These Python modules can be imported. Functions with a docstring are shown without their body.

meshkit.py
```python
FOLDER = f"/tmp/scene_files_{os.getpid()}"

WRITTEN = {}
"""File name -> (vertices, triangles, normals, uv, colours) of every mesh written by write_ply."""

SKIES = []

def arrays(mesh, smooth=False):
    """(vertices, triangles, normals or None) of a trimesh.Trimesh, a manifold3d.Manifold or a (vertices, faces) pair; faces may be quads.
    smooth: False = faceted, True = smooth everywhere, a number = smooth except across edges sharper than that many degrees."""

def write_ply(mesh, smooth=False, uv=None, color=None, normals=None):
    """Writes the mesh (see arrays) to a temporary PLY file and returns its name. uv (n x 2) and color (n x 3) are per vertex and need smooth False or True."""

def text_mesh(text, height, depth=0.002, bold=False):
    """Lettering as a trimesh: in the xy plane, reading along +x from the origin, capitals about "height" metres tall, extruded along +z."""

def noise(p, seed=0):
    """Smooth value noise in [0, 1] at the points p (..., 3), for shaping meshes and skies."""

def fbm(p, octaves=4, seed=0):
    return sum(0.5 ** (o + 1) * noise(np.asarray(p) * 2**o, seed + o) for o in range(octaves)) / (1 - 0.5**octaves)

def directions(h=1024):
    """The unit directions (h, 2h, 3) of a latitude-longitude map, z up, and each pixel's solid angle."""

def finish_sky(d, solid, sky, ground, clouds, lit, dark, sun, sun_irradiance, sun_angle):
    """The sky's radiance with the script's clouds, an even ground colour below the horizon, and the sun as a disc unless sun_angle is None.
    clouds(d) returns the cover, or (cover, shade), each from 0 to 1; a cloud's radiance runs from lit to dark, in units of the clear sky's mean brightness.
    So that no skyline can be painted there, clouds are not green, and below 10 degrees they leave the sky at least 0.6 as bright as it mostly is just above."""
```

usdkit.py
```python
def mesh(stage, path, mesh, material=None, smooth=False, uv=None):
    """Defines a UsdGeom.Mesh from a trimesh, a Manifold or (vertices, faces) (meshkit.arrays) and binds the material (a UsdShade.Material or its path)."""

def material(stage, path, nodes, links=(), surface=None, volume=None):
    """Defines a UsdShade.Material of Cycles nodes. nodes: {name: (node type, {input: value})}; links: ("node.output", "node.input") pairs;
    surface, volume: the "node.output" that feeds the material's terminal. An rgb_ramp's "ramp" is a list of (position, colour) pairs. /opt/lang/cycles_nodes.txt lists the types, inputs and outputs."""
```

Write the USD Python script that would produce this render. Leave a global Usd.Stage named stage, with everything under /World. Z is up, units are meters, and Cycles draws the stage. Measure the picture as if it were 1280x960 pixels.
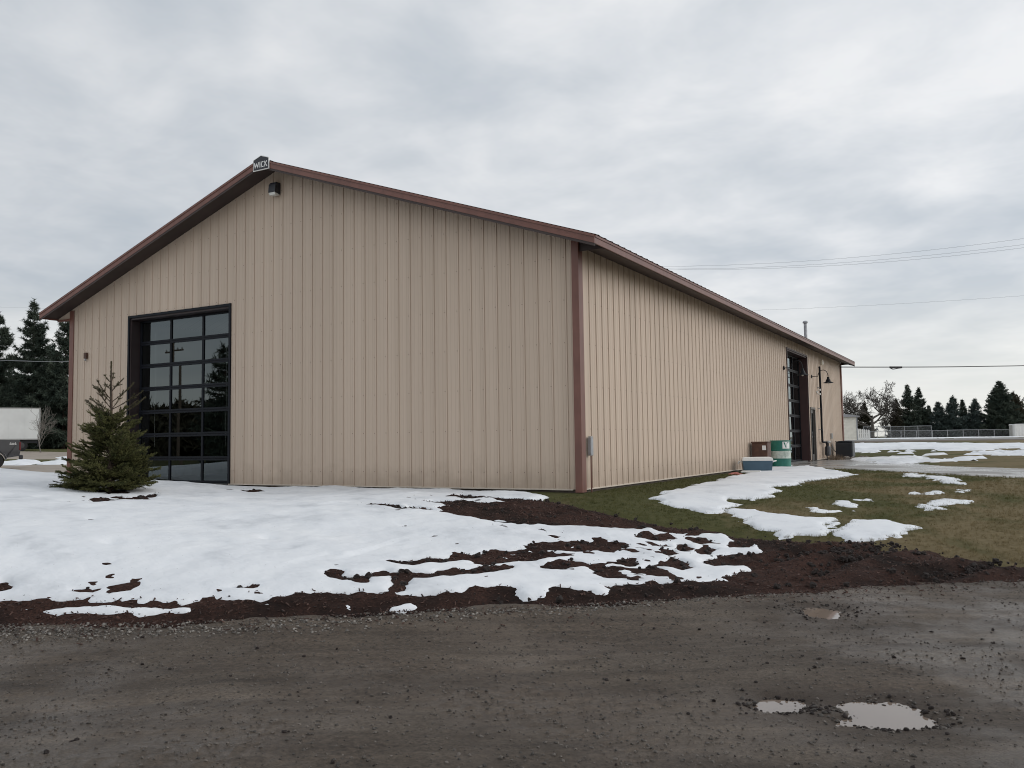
import math, random
import numpy as np, trimesh, shapely, manifold3d
from shapely.geometry import Polygon
from scipy.interpolate import RBFInterpolator
import usdkit, meshkit
from pxr import Usd, UsdGeom, UsdLux, UsdShade, Gf, Sdf, Vt

stage = Usd.Stage.CreateInMemory()
UsdGeom.SetStageUpAxis(stage, 'Z')
UsdGeom.Xform.Define(stage, '/World')
UsdGeom.Scope.Define(stage, '/World/Looks')
random.seed(7)
RNG = np.random.default_rng(7)

# ------------------------------------------------------------------ camera
CAM_POS = (6.9079, -14.7602, 0.9316)
CAM_RIGHT = (0.869736, 0.493323, -0.013825)
CAM_UP = (0.045224, -0.051774, 0.997634)
CAM_FWD = (-0.491440, 0.868304, 0.067340)
FOCAL_PX = 1082.23   # for a picture 1280 wide
EXPOSURE = 0.36
cam = UsdGeom.Camera.Define(stage, '/World/camera')
cam.CreateHorizontalApertureAttr(36.0)
cam.CreateFocalLengthAttr(36.0 * FOCAL_PX / 1280)
cam.CreateExposureAttr(EXPOSURE)
_r, _u, _f = (np.array(v) for v in (CAM_RIGHT, CAM_UP, CAM_FWD))
cam.AddTransformOp().Set(Gf.Matrix4d(*_r, 0, *_u, 0, *(-_f), 0, *CAM_POS, 1))

# ------------------------------------------------------------------ sky and sun (overcast winter day, brightest to the right)
SUN_DIR = np.array([0.80, 0.42, 0.45]); SUN_DIR /= np.linalg.norm(SUN_DIR)
SUN_EL, SUN_ROT = math.asin(SUN_DIR[2]), math.atan2(SUN_DIR[0], SUN_DIR[1])
K = 7.9                                         # brightness of the cloud deck
SKY = usdkit.material(stage, '/World/Looks/overcast_sky', {
    'co': ('texture_coordinate', {}),
    'sep': ('separate_xyz', {}),
    'zup': ('math', {'math_type': 'maximum', 'value2': 0.0}),
    'zz': ('math', {'math_type': 'add', 'value2': 0.16}),
    'ux': ('math', {'math_type': 'divide'}), 'uy': ('math', {'math_type': 'divide'}),
    'uv': ('combine_xyz', {'z': 0.7}),
    'n1': ('noise_texture', {'scale': 0.85, 'detail': 4.0, 'roughness': 0.5, 'distortion': 0.35}),
    'n2': ('noise_texture', {'scale': 3.2, 'detail': 6.0, 'roughness': 0.55, 'distortion': 0.2}),
    'mixn': ('mix_float', {'fac': 0.46}),
    'ramp': ('rgb_ramp', {'ramp': [(0.0, (.46, .505, .555)), (0.38, (.52, .565, .615)), (0.47, (.60, .635, .675)), (0.55, (.69, .715, .745)), (0.64, (.80, .81, .825)), (1.0, (.90, .90, .89))]}),
    'low': ('map_range', {'from_min': 0.0, 'from_max': 0.17, 'to_min': 0.85, 'to_max': 0.0, 'clamp': True}),
    'warm': ('mix_color', {'b': (.86, .855, .80)}),
    'dot': ('vector_math', {'math_type': 'dot_product', 'vector2': tuple(SUN_DIR)}),
    'glow': ('map_range', {'from_min': -0.9, 'from_max': 1.0, 'to_min': 0.90, 'to_max': 1.14, 'clamp': True}),
    'gl3': ('combine_xyz', {}),
    'lit': ('mix_color', {'blend_type': 'multiply', 'fac': 1.0, 'use_clamp': False}),
    'kk': ('mix_color', {'blend_type': 'multiply', 'fac': 1.0, 'b': (K, K, K), 'use_clamp': False}),
    'sky': ('sky_texture', {'sky_type': 'single_scattering', 'sun_disc': False, 'sun_elevation': SUN_EL, 'sun_rotation': SUN_ROT}),
    'over': ('mix_color', {'fac': 0.96, 'use_clamp': False}),
    'bg': ('background_shader', {'strength': 0.1}),
}, [('co.generated', 'sep.vector'), ('sep.z', 'zup.value1'), ('zup.value', 'zz.value1'), ('sep.x', 'ux.value1'), ('zz.value', 'ux.value2'), ('sep.y', 'uy.value1'), ('zz.value', 'uy.value2'),
    ('ux.value', 'uv.x'), ('uy.value', 'uv.y'), ('uv.vector', 'n1.vector'), ('uv.vector', 'n2.vector'), ('n1.fac', 'mixn.a'), ('n2.fac', 'mixn.b'), ('mixn.result', 'ramp.fac'),
    ('zup.value', 'low.value'), ('low.result', 'warm.fac'), ('ramp.color', 'warm.a'), ('co.generated', 'dot.vector1'), ('dot.value', 'glow.value'),
    ('glow.result', 'gl3.x'), ('glow.result', 'gl3.y'), ('glow.result', 'gl3.z'), ('warm.result', 'lit.a'), ('gl3.vector', 'lit.b'), ('lit.result', 'kk.a'),
    ('sky.color', 'over.a'), ('kk.result', 'over.b'), ('over.result', 'bg.color')], surface='bg.background')
dome = UsdLux.DomeLight.Define(stage, '/World/sky')
dome.CreateIntensityAttr(1.0)
UsdShade.MaterialBindingAPI.Apply(dome.GetPrim()).Bind(SKY)
sun = UsdLux.DistantLight.Define(stage, '/World/sun')
sun.CreateIntensityAttr(0.26); sun.CreateAngleAttr(40.0); sun.CreateNormalizeAttr(True); sun.CreateColorAttr((1.0, 0.97, 0.94))
_z = SUN_DIR; _x = np.cross([0, 0, 1.0], _z); _x /= np.linalg.norm(_x); _y = np.cross(_z, _x)
sun.AddTransformOp().Set(Gf.Matrix4d(*_x, 0, *_y, 0, *_z, 0, 0, 0, 60, 1))

# ------------------------------------------------------------------ helpers
USED = {}
def numbered(parent, name):
    k = USED.get((parent, name), 0); USED[(parent, name)] = k + 1
    return f'{parent}/{name}' if k == 0 else f'{parent}/{name}_{k:03d}'

def path_of(parent):
    return '/World' if parent is None else (parent if isinstance(parent, str) else str(parent.GetPath()))

def tag(p, label=None, category=None, group=None, kind=None):
    for k, v in (('label', label), ('category', category), ('group', group), ('kind', kind)):
        if v: p.SetCustomDataByKey(k, v)
    return p

def obj(name, mesh, material, parent=None, smooth=False, **tags):
    m = usdkit.mesh(stage, numbered(path_of(parent), name), mesh, material, smooth)
    return tag(m.GetPrim(), **tags)

def thing(name, label, category, loc=(0, 0, 0), rz=0.0, group=None):
    x = UsdGeom.Xform.Define(stage, numbered('/World', name))
    x.AddTranslateOp().Set(Gf.Vec3d(*map(float, loc))); x.AddRotateZOp().Set(float(rz))
    return tag(x.GetPrim(), label, category, group)

def copy_of(source, name, loc, rz, label, group):
    x = UsdGeom.Xform.Define(stage, numbered('/World', name))
    p = x.GetPrim(); p.GetReferences().AddInternalReference(source.GetPath()); p.SetInstanceable(True)
    x.ClearXformOpOrder()
    x.GetPrim().GetAttribute('xformOp:translate').Set(Gf.Vec3d(*map(float, loc))) if x.GetPrim().GetAttribute('xformOp:translate') else x.AddTranslateOp().Set(Gf.Vec3d(*map(float, loc)))
    x.GetPrim().GetAttribute('xformOp:rotateZ').Set(float(rz)) if x.GetPrim().GetAttribute('xformOp:rotateZ') else x.AddRotateZOp().Set(float(rz))
    x.CreateXformOpOrderAttr(Vt.TokenArray(['xformOp:translate', 'xformOp:rotateZ']))
    return tag(p, label, source.GetCustomData().get('category'), group)

class MB:
    """collects shapes into one mesh"""
    def __init__(self): self.v, self.f, self.n = [], [], 0
    def add(self, v, f):
        v, f = np.asarray(v, float).reshape(-1, 3), np.asarray(f, int)
        if f.ndim == 2 and f.shape[1] == 4: f = np.vstack([f[:, [0, 1, 2]], f[:, [0, 2, 3]]])
        self.v.append(v); self.f.append(f + self.n); self.n += len(v); return self
    def tm(self, m):
        return self.add(np.array(m.vertices), np.array(m.faces))
    def box(self, x0, x1, y0, y1, z0, z1, c=0.0):
        if c <= 0:
            v = [(x, y, z) for x in (x0, x1) for y in (y0, y1) for z in (z0, z1)]
            return self.add(v, [(0, 1, 3, 2), (4, 6, 7, 5), (0, 4, 5, 1), (2, 3, 7, 6), (0, 2, 6, 4), (1, 5, 7, 3)])
        pts = []
        for x, sx in ((x0, 1), (x1, -1)):
            for y, sy in ((y0, 1), (y1, -1)):
                for z, sz in ((z0, 1), (z1, -1)):
                    pts += [(x + sx * c, y + sy * c, z), (x + sx * c, y, z + sz * c), (x, y + sy * c, z + sz * c)]
        return self.hull(pts)
    def hull(self, pts):
        return self.tm(trimesh.convex.convex_hull(np.array(pts, float)))
    def tube(self, pts, rad, n=8, caps=True):
        p = np.asarray(pts, float); k = len(p); rad = np.broadcast_to(np.asarray(rad, float), (k,))
        t = np.gradient(p, axis=0); t /= np.maximum(np.linalg.norm(t, axis=1, keepdims=True), 1e-9)
        ref = np.array([0, 0, 1.0]) if abs(t[:, 2]).mean() < .8 else np.array([1.0, 0, 0])
        a = np.cross(t, ref); a /= np.maximum(np.linalg.norm(a, axis=1, keepdims=True), 1e-9); b = np.cross(t, a)
        ang = np.arange(n) / n * 2 * np.pi
        v = p[:, None] + rad[:, None, None] * (np.cos(ang)[None, :, None] * a[:, None] + np.sin(ang)[None, :, None] * b[:, None])
        i, j = np.meshgrid(np.arange(k - 1), np.arange(n), indexing='ij'); j2 = (j + 1) % n
        f = np.stack([i * n + j, (i + 1) * n + j, (i + 1) * n + j2, i * n + j2], -1).reshape(-1, 4)
        self.add(v.reshape(-1, 3), f)
        if caps:
            for e in (0, k - 1):
                self.add(np.vstack([v[e], p[e]]), [((q + 1) % n, q, n) if e == 0 else (q, (q + 1) % n, n) for q in range(n)])
        return self
    def lathe(self, prof, center=(0, 0, 0), n=24, axis='z'):
        prof = np.array(prof, float); ang = np.arange(n) / n * 2 * np.pi
        v = np.stack([prof[:, None, 0] * np.cos(ang), prof[:, None, 0] * np.sin(ang), np.broadcast_to(prof[:, None, 1], (len(prof), n))], -1).reshape(-1, 3)
        if axis == 'y': v = v[:, [0, 2, 1]] * [1, 1, 1]
        if axis == 'x': v = v[:, [2, 0, 1]]
        i, j = np.meshgrid(np.arange(len(prof) - 1), np.arange(n), indexing='ij'); j2 = (j + 1) % n
        return self.add(v + np.array(center), np.stack([i * n + j, i * n + j2, (i + 1) * n + j2, (i + 1) * n + j], -1).reshape(-1, 4))
    def prism(self, outline, axis, lo, hi):
        """outline in the two other axes, in order (y,z), (x,z) or (x,y)"""
        m = trimesh.creation.extrude_polygon(Polygon(outline), hi - lo, engine='earcut')
        v = np.array(m.vertices); a, b, c = v[:, 0], v[:, 1], v[:, 2] + lo
        w = {'x': np.stack([c, a, b], 1), 'y': np.stack([a, c, b], 1), 'z': np.stack([a, b, c], 1)}[axis]
        fc = np.array(m.faces); 
        return self.add(w, fc[:, ::-1] if axis == 'y' else fc)
    def mesh(self):
        return np.vstack(self.v), np.vstack(self.f)

# ------------------------------------------------------------------ materials
PUDDLE = [(6.23, -8.97, .24, .40), (5.60, -9.02, .15, .2), (5.28, -5.86, .26, .2)]        # x, y, radius, share of stones
def mat(name, c, rough=.6, var=.12, scale=2.0, detail=4.0, bump=0.0, bscale=30.0, bdist=.01, metallic=0.0, spec=.5, rnd=0.0, stretch=(1, 1, 1), c2=None, pos=(.35, .65), coat=0.0):
    c = np.array(c, float); lo = c * (1 - var); hi = np.minimum(c * (1 + var), .95) if c2 is None else np.array(c2, float)
    if c2 is not None: lo = c
    nd = {'g': ('geometry', {}), 'mp': ('mapping', {'scale': tuple(stretch)}), 'n': ('noise_texture', {'scale': scale, 'detail': detail, 'roughness': .6}),
          'r': ('rgb_ramp', {'ramp': [(pos[0], tuple(lo)), (pos[1], tuple(hi))]}),
          'p': ('principled_bsdf', {'roughness': rough, 'metallic': metallic, 'specular_ior_level': spec, 'coat_weight': coat})}
    ln = [('g.position', 'mp.vector'), ('mp.vector', 'n.vector'), ('n.fac', 'r.fac')]
    last = 'r.color'
    if rnd:
        nd |= {'o': ('object_info', {}), 'mr': ('map_range', {'from_min': 0.0, 'from_max': 1.0, 'to_min': 1 - rnd, 'to_max': 1 + rnd}), 'cx': ('combine_xyz', {}), 'mu': ('mix_color', {'blend_type': 'multiply', 'fac': 1.0, 'use_clamp': False})}
        ln += [('o.random', 'mr.value'), ('mr.result', 'cx.x'), ('mr.result', 'cx.y'), ('mr.result', 'cx.z'), (last, 'mu.a'), ('cx.vector', 'mu.b')]
        last = 'mu.result'
    ln.append((last, 'p.base_color'))
    if bump:
        nd |= {'bn': ('noise_texture', {'scale': bscale, 'detail': 4.0, 'roughness': .65}), 'b': ('bump', {'strength': bump, 'distance': bdist})}
        ln += [('g.position', 'bn.vector'), ('bn.fac', 'b.height'), ('b.normal', 'p.normal')]
    return usdkit.material(stage, '/World/Looks/' + name, nd, ln, surface='p.BSDF')

def layered(name, cols, scales, rough=.8, bump=.6, bscale=60., bdist=.02, spec=.3, wet=None, lean=None, streak=None, damp=()):
    """ground colours: two noise ramps mixed by a third noise; optional wet sheen where a broad noise is high"""
    (a0, a1), (b0, b1) = cols
    nd = {'g': ('geometry', {}), 'n1': ('noise_texture', {'scale': scales[0], 'detail': 8.0, 'roughness': .7}), 'n2': ('noise_texture', {'scale': scales[1], 'detail': 8.0, 'roughness': .7}),
          'n3': ('noise_texture', {'scale': scales[2], 'detail': 5.0, 'roughness': .6, 'distortion': .4}),
          'ra': ('rgb_ramp', {'ramp': [(.32, a0), (.68, a1)]}), 'rb': ('rgb_ramp', {'ramp': [(.32, b0), (.68, b1)]}), 'rm': ('map_range', {'from_min': .42, 'from_max': .58, 'clamp': True}),
          'mx': ('mix_color', {}), 'bn': ('noise_texture', {'scale': bscale, 'detail': 6.0, 'roughness': .7}), 'b': ('bump', {'strength': bump, 'distance': bdist}),
          'p': ('principled_bsdf', {'roughness': rough, 'specular_ior_level': spec})}
    ln = [('g.position', 'n1.vector'), ('g.position', 'n2.vector'), ('g.position', 'n3.vector'), ('g.position', 'bn.vector'), ('n1.fac', 'ra.fac'), ('n2.fac', 'rb.fac'), ('n3.fac', 'rm.value'),
          ('rm.result', 'mx.fac'), ('ra.color', 'mx.a'), ('rb.color', 'mx.b'), ('mx.result', 'p.base_color'), ('bn.fac', 'b.height'), ('b.normal', 'p.normal')]
    if lean:                                                # the second colour takes over from x = lean[0] to lean[1]
        nd |= {'sx': ('separate_xyz', {}), 'lx': ('map_range', {'from_min': lean[0], 'from_max': lean[1], 'to_min': lean[2], 'to_max': lean[3], 'clamp': True}), 'la': ('math', {'math_type': 'add'})}
        ln = [q for q in ln if q != ('n3.fac', 'rm.value')] + [('g.position', 'sx.vector'), ('sx.x', 'lx.value'), ('lx.result', 'la.value1'), ('n3.fac', 'la.value2'), ('la.value', 'rm.value')]
    if streak:                                              # long smears along the direction (radians) that wheels take
        nd |= {'m1': ('mapping', {'rotation': (0, 0, -streak)}), 'm2': ('mapping', {'scale': (.22, 1.9, 1)}), 'ns': ('noise_texture', {'scale': 1.3, 'detail': 7.0, 'roughness': .68}),
               'rs': ('rgb_ramp', {'ramp': [(.28, (.36, .34, .33)), (.42, (.78, .76, .74)), (.52, (1.0, .99, .97)), (.68, (1.48, 1.46, 1.42))]}), 'ms': ('mix_color', {'blend_type': 'multiply', 'fac': 1.0, 'use_clamp': False})}
        ln = [q for q in ln if q != ('mx.result', 'p.base_color')] + [('g.position', 'm1.vector'), ('m1.vector', 'm2.vector'), ('m2.vector', 'ns.vector'), ('ns.fac', 'rs.fac'), ('mx.result', 'ms.a'), ('rs.color', 'ms.b'), ('ms.result', 'p.base_color')]
    for k, (px, py, r0, _) in enumerate(damp):              # dark wet mud round the puddles
        src = [q for q in ln if q[1] == 'p.base_color'][0]; ln.remove(src)
        nd |= {f'dv{k}': ('vector_math', {'math_type': 'subtract', 'vector2': (px, py, 0)}), f'dm{k}': ('vector_math', {'math_type': 'multiply', 'vector2': (1, .72, 0)}), f'dl{k}': ('vector_math', {'math_type': 'length'}),
               f'da{k}': ('math', {'math_type': 'multiply_add', 'value2': r0 * 2.4, 'value3': -r0 * 1.2}), f'ds{k}': ('math', {'math_type': 'add'}), f'dr{k}': ('map_range', {'from_min': r0 * .8, 'from_max': r0 * 3.0, 'to_min': .72, 'to_max': 0.0, 'clamp': True}), f'dc{k}': ('mix_color', {'b': (.050, .034, .024)})}
        ln += [('g.position', f'dv{k}.vector1'), (f'dv{k}.vector', f'dm{k}.vector1'), (f'dm{k}.vector', f'dl{k}.vector1'), ('n3.fac', f'da{k}.value1'), (f'dl{k}.value', f'ds{k}.value1'), (f'da{k}.value', f'ds{k}.value2'), (f'ds{k}.value', f'dr{k}.value'),
               (f'dr{k}.result', f'dc{k}.fac'), (src[0], f'dc{k}.a'), (f'dc{k}.result', 'p.base_color')]
    if wet:
        nd |= {'nw': ('noise_texture', {'scale': wet[0], 'detail': 4.0, 'roughness': .55}), 'rw': ('map_range', {'from_min': wet[1], 'from_max': wet[2], 'to_min': rough, 'to_max': wet[3], 'clamp': True})}
        ln += [('g.position', 'nw.vector'), ('nw.fac', 'rw.value'), ('rw.result', 'p.roughness')]
    return usdkit.material(stage, '/World/Looks/' + name, nd, ln, surface='p.BSDF')

def glass(name, tint, ior, rough=0.01):
    return usdkit.material(stage, '/World/Looks/' + name, {'f': ('fresnel', {'IOR': ior}), 't': ('transparent_bsdf', {'color': tint}), 'g': ('glossy_bsdf', {'color': (.84, .94, .97), 'roughness': rough}), 'm': ('mix_closure', {})},
                           [('f.fac', 'm.fac'), ('t.BSDF', 'm.closure1'), ('g.BSDF', 'm.closure2')], surface='m.closure')

TAN = usdkit.material(stage, '/World/Looks/tan_painted_steel', {
    'g': ('geometry', {}), 'mp': ('mapping', {'scale': (5, 5, .12)}), 'n': ('noise_texture', {'scale': 1.0, 'detail': 4.0}), 'r': ('rgb_ramp', {'ramp': [(.3, (.480, .382, .300)), (.7, (.525, .420, .333))]}),
    'o': ('object_info', {}), 'mr': ('map_range', {'from_min': 0.0, 'from_max': 1.0, 'to_min': .955, 'to_max': 1.035}), 'cx': ('combine_xyz', {}), 'mu': ('mix_color', {'blend_type': 'multiply', 'fac': 1.0, 'use_clamp': False}),
    's': ('separate_xyz', {}), 'n2': ('noise_texture', {'scale': 2.4, 'detail': 6.0, 'roughness': .65}), 'a': ('math', {'math_type': 'multiply_add', 'value2': 1.5, 'value3': -.62}), 'd': ('math', {'math_type': 'subtract'}),
    'sp': ('map_range', {'from_min': -.1, 'from_max': .42, 'to_min': .24, 'to_max': 0.0, 'clamp': True}), 'mud': ('mix_color', {'b': (.17, .12, .085)}),
    'p': ('principled_bsdf', {'roughness': .48, 'specular_ior_level': .35})},
    [('g.position', 'mp.vector'), ('mp.vector', 'n.vector'), ('n.fac', 'r.fac'), ('o.random', 'mr.value'), ('mr.result', 'cx.x'), ('mr.result', 'cx.y'), ('mr.result', 'cx.z'), ('r.color', 'mu.a'), ('cx.vector', 'mu.b'),
     ('g.position', 's.vector'), ('g.position', 'n2.vector'), ('n2.fac', 'a.value1'), ('s.z', 'd.value1'), ('a.value', 'd.value2'), ('d.value', 'sp.value'), ('sp.result', 'mud.fac'), ('mu.result', 'mud.a'), ('mud.result', 'p.base_color')], surface='p.BSDF')   # with mud splash along the foot
TRIM = mat('brown_painted_steel', (.150, .064, .048), rough=.4, var=.14, scale=3.0, stretch=(2, 2, .6))
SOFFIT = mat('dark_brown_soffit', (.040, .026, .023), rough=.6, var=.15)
BLACK = mat('black_aluminium', (.005, .006, .009), rough=.5, var=.15, spec=.2)
DARKWOOD = mat('weathered_base_plank', (.065, .05, .04), rough=.85, var=.3, scale=5)
ROOF = mat('brown_roof_steel', (.10, .055, .045), rough=.45)
PANE = glass('door_glass', (.34, .38, .38), 2.2)
INSIDE = mat('interior_concrete', (.08, .078, .075), rough=.7)
SCREW = mat('screw_steel', (.12, .09, .07), rough=.5)
WHITEP = mat('white_plastic', (.74, .74, .72), rough=.4, var=.05)
SIGNBLACK = mat('sign_black', (.012, .013, .018), rough=.35)
LENS = mat('lamp_lens', (.62, .62, .58), rough=.2, var=.05)
GREYBOX = mat('grey_enclosure', (.36, .36, .35), rough=.5, var=.08)
GALV = mat('galvanised_steel', (.33, .34, .36), rough=.4, metallic=.6, var=.15, scale=8)
BLUEP = mat('blue_cooler_plastic', (.055, .108, .155), rough=.45, var=.1)
GREENP = mat('green_drum_paint', (.005, .115, .085), rough=.42, scale=7, c2=(.02, .165, .125), pos=(.3, .7), bump=.15, bscale=6., bdist=.02)
BANDP = mat('pale_drum_band', (.24, .30, .26), rough=.5, scale=9, c2=(.50, .55, .50), pos=(.3, .55))
CARD = mat('brown_box_paint', (.055, .026, .018), rough=.6, scale=5, c2=(.105, .048, .030))
REDP = mat('faded_red_plastic', (.40, .12, .10), rough=.5)
ACBLACK = mat('dark_cabinet_steel', (.014, .017, .022), rough=.4)
SNOW = usdkit.material(stage, '/World/Looks/old_snow', {
    'g': ('geometry', {}), 'n': ('noise_texture', {'scale': 1.3, 'detail': 5.0, 'roughness': .6}), 'r': ('rgb_ramp', {'ramp': [(.30, (.56, .58, .605)), (.46, (.70, .72, .745)), (.7, (.76, .775, .79))]}),
    's': ('noise_texture', {'scale': 38.0, 'detail': 3.0, 'roughness': .6}), 'sr': ('rgb_ramp', {'ramp': [(.22, (.34, .30, .26)), (.31, (1, 1, 1))]}), 'm': ('mix_color', {'blend_type': 'multiply', 'fac': 1.0}),
    'bn': ('noise_texture', {'scale': 14.0, 'detail': 6.0, 'roughness': .62}), 'b': ('bump', {'strength': .32, 'distance': .03}),
    'p': ('principled_bsdf', {'roughness': .75, 'specular_ior_level': .25})},
    [('g.position', 'n.vector'), ('g.position', 's.vector'), ('g.position', 'bn.vector'), ('n.fac', 'r.fac'), ('s.fac', 'sr.fac'), ('r.color', 'm.a'), ('sr.color', 'm.b'), ('m.result', 'p.base_color'), ('bn.fac', 'b.height'), ('b.normal', 'p.normal')], surface='p.BSDF')
LAWN = layered('winter_lawn', (((.056, .062, .024), (.104, .098, .042)), ((.140, .110, .058), (.205, .164, .094))), (9.0, 13.0, .42), rough=.95, bump=.8, bscale=45., bdist=.04, spec=.1, lean=(.2, 8.5, -.20, .14))
MULCH = layered('dark_bark_mulch', (((.005, .0035, .003), (.024, .013, .010)), ((.012, .007, .006), (.078, .038, .028))), (26.0, 40.0, .75), rough=.9, bump=.9, bscale=60., bdist=.03, spec=.15, lean=(6.0, 8.6, .03, -.25))
DRIVE = layered('wet_gravel_drive', (((.044, .033, .024), (.175, .141, .110)), ((.034, .025, .018), (.138, .106, .080))), (42.0, 26.0, .9), rough=.72, bump=1.0, bscale=85., bdist=.025, spec=.35, wet=(.7, .46, .62, .22), streak=.50, damp=PUDDLE)
CONCRETE = layered('wet_concrete', (((.20, .19, .175), (.27, .255, .235)), ((.15, .14, .13), (.21, .20, .185))), (6.0, 9.0, .7), rough=.55, bump=.15, bscale=90., spec=.5, wet=(.5, .42, .56, .10))
DRYCON = layered('pale_concrete', (((.27, .23, .19), (.33, .285, .24)), ((.24, .205, .17), (.30, .26, .22))), (4.0, 6.0, .4), rough=.8, bump=.1)
FARROAD = mat('far_road_asphalt', (.20, .195, .19), rough=.8, scale=.6)
BROWNDIRT = mat('brown_verge', (.085, .062, .042), rough=.95, var=.3, scale=.8)
WATER = usdkit.material(stage, '/World/Looks/muddy_water', {'g': ('geometry', {}), 'n': ('noise_texture', {'scale': 5.0, 'detail': 3.0}), 'b': ('bump', {'strength': .02, 'distance': .01}), 'p': ('principled_bsdf', {'base_color': (.17, .132, .106), 'roughness': .03, 'specular_ior_level': .6})},
                        [('g.position', 'n.vector'), ('n.fac', 'b.height'), ('b.normal', 'p.normal')], surface='p.BSDF')
STONE = mat('gravel_stone', (.075, .064, .054), rough=.75, var=.3, scale=40, rnd=.55)
PALESTONE = mat('pale_gravel_stone', (.17, .155, .138), rough=.8, var=.3, scale=40, rnd=.5)
CHIP = mat('bark_chip', (.052, .027, .020), rough=.85, var=.3, scale=40, rnd=.75)
SOIL = mat('black_soil', (.016, .010, .008), rough=.9, var=.4, scale=30, bump=.8, bscale=60)
BLADE = layered('short_grass_blade', (((.070, .076, .028), (.126, .118, .050)), ((.165, .130, .068), (.232, .184, .104))), (3.0, 3.0, .42), rough=.9, bump=0.0, spec=.1, lean=(.2, 8.5, -.20, .14))
BARK = mat('spruce_bark', (.075, .052, .038), rough=.9, var=.3, scale=12, bump=.5)
GREYBARK = mat('pale_bark', (.085, .075, .066), rough=.9, var=.2, scale=6)
NEEDLE = mat('spruce_needles', (.034, .042, .014), rough=.7, var=.4, scale=7.0, c2=(.145, .142, .052), spec=.25)
FARNEEDLE = mat('dark_spruce_needles', (.022, .034, .027), rough=.8, var=.4, scale=.9, c2=(.080, .098, .074), spec=.15)
BLUENEEDLE = mat('blue_spruce_needles', (.030, .045, .042), rough=.8, var=.4, scale=1.2, c2=(.088, .112, .102), spec=.15)
BROWNNEEDLE = mat('brownish_spruce_needles', (.034, .034, .024), rough=.8, var=.4, scale=1.2, c2=(.075, .068, .044), spec=.15)
TYRE = mat('tyre_rubber', (.012, .012, .013), rough=.8)
DARKRIM = mat('dirty_wheel_rim', (.05, .05, .052), rough=.6)
TRUCKPAINT = mat('grey_truck_paint', (.055, .055, .060), rough=.3, metallic=.4, coat=.6, var=.06)
TAILRED = mat('tail_lamp_red', (.10, .010, .012), rough=.2)
TRAILERW = mat('white_trailer_skin', (.66, .67, .66), rough=.45, var=.05, scale=.8)
SHEDW = mat('cream_shed_siding', (.78, .75, .66), rough=.6, var=.06)
POLEWOOD = mat('pole_wood', (.10, .075, .055), rough=.85, var=.3, scale=4)
WIREBLACK = mat('cable_black', (.02, .018, .02), rough=.6)
WIREGREY = mat('cable_grey', (.30, .31, .33), rough=.6)
ROCK = mat('field_rock', (.22, .20, .18), rough=.85, var=.3, scale=9, bump=.6, bscale=20)
DEADLEAF = mat('dead_stalks', (.11, .075, .045), rough=.9, var=.4, scale=12)

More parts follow.
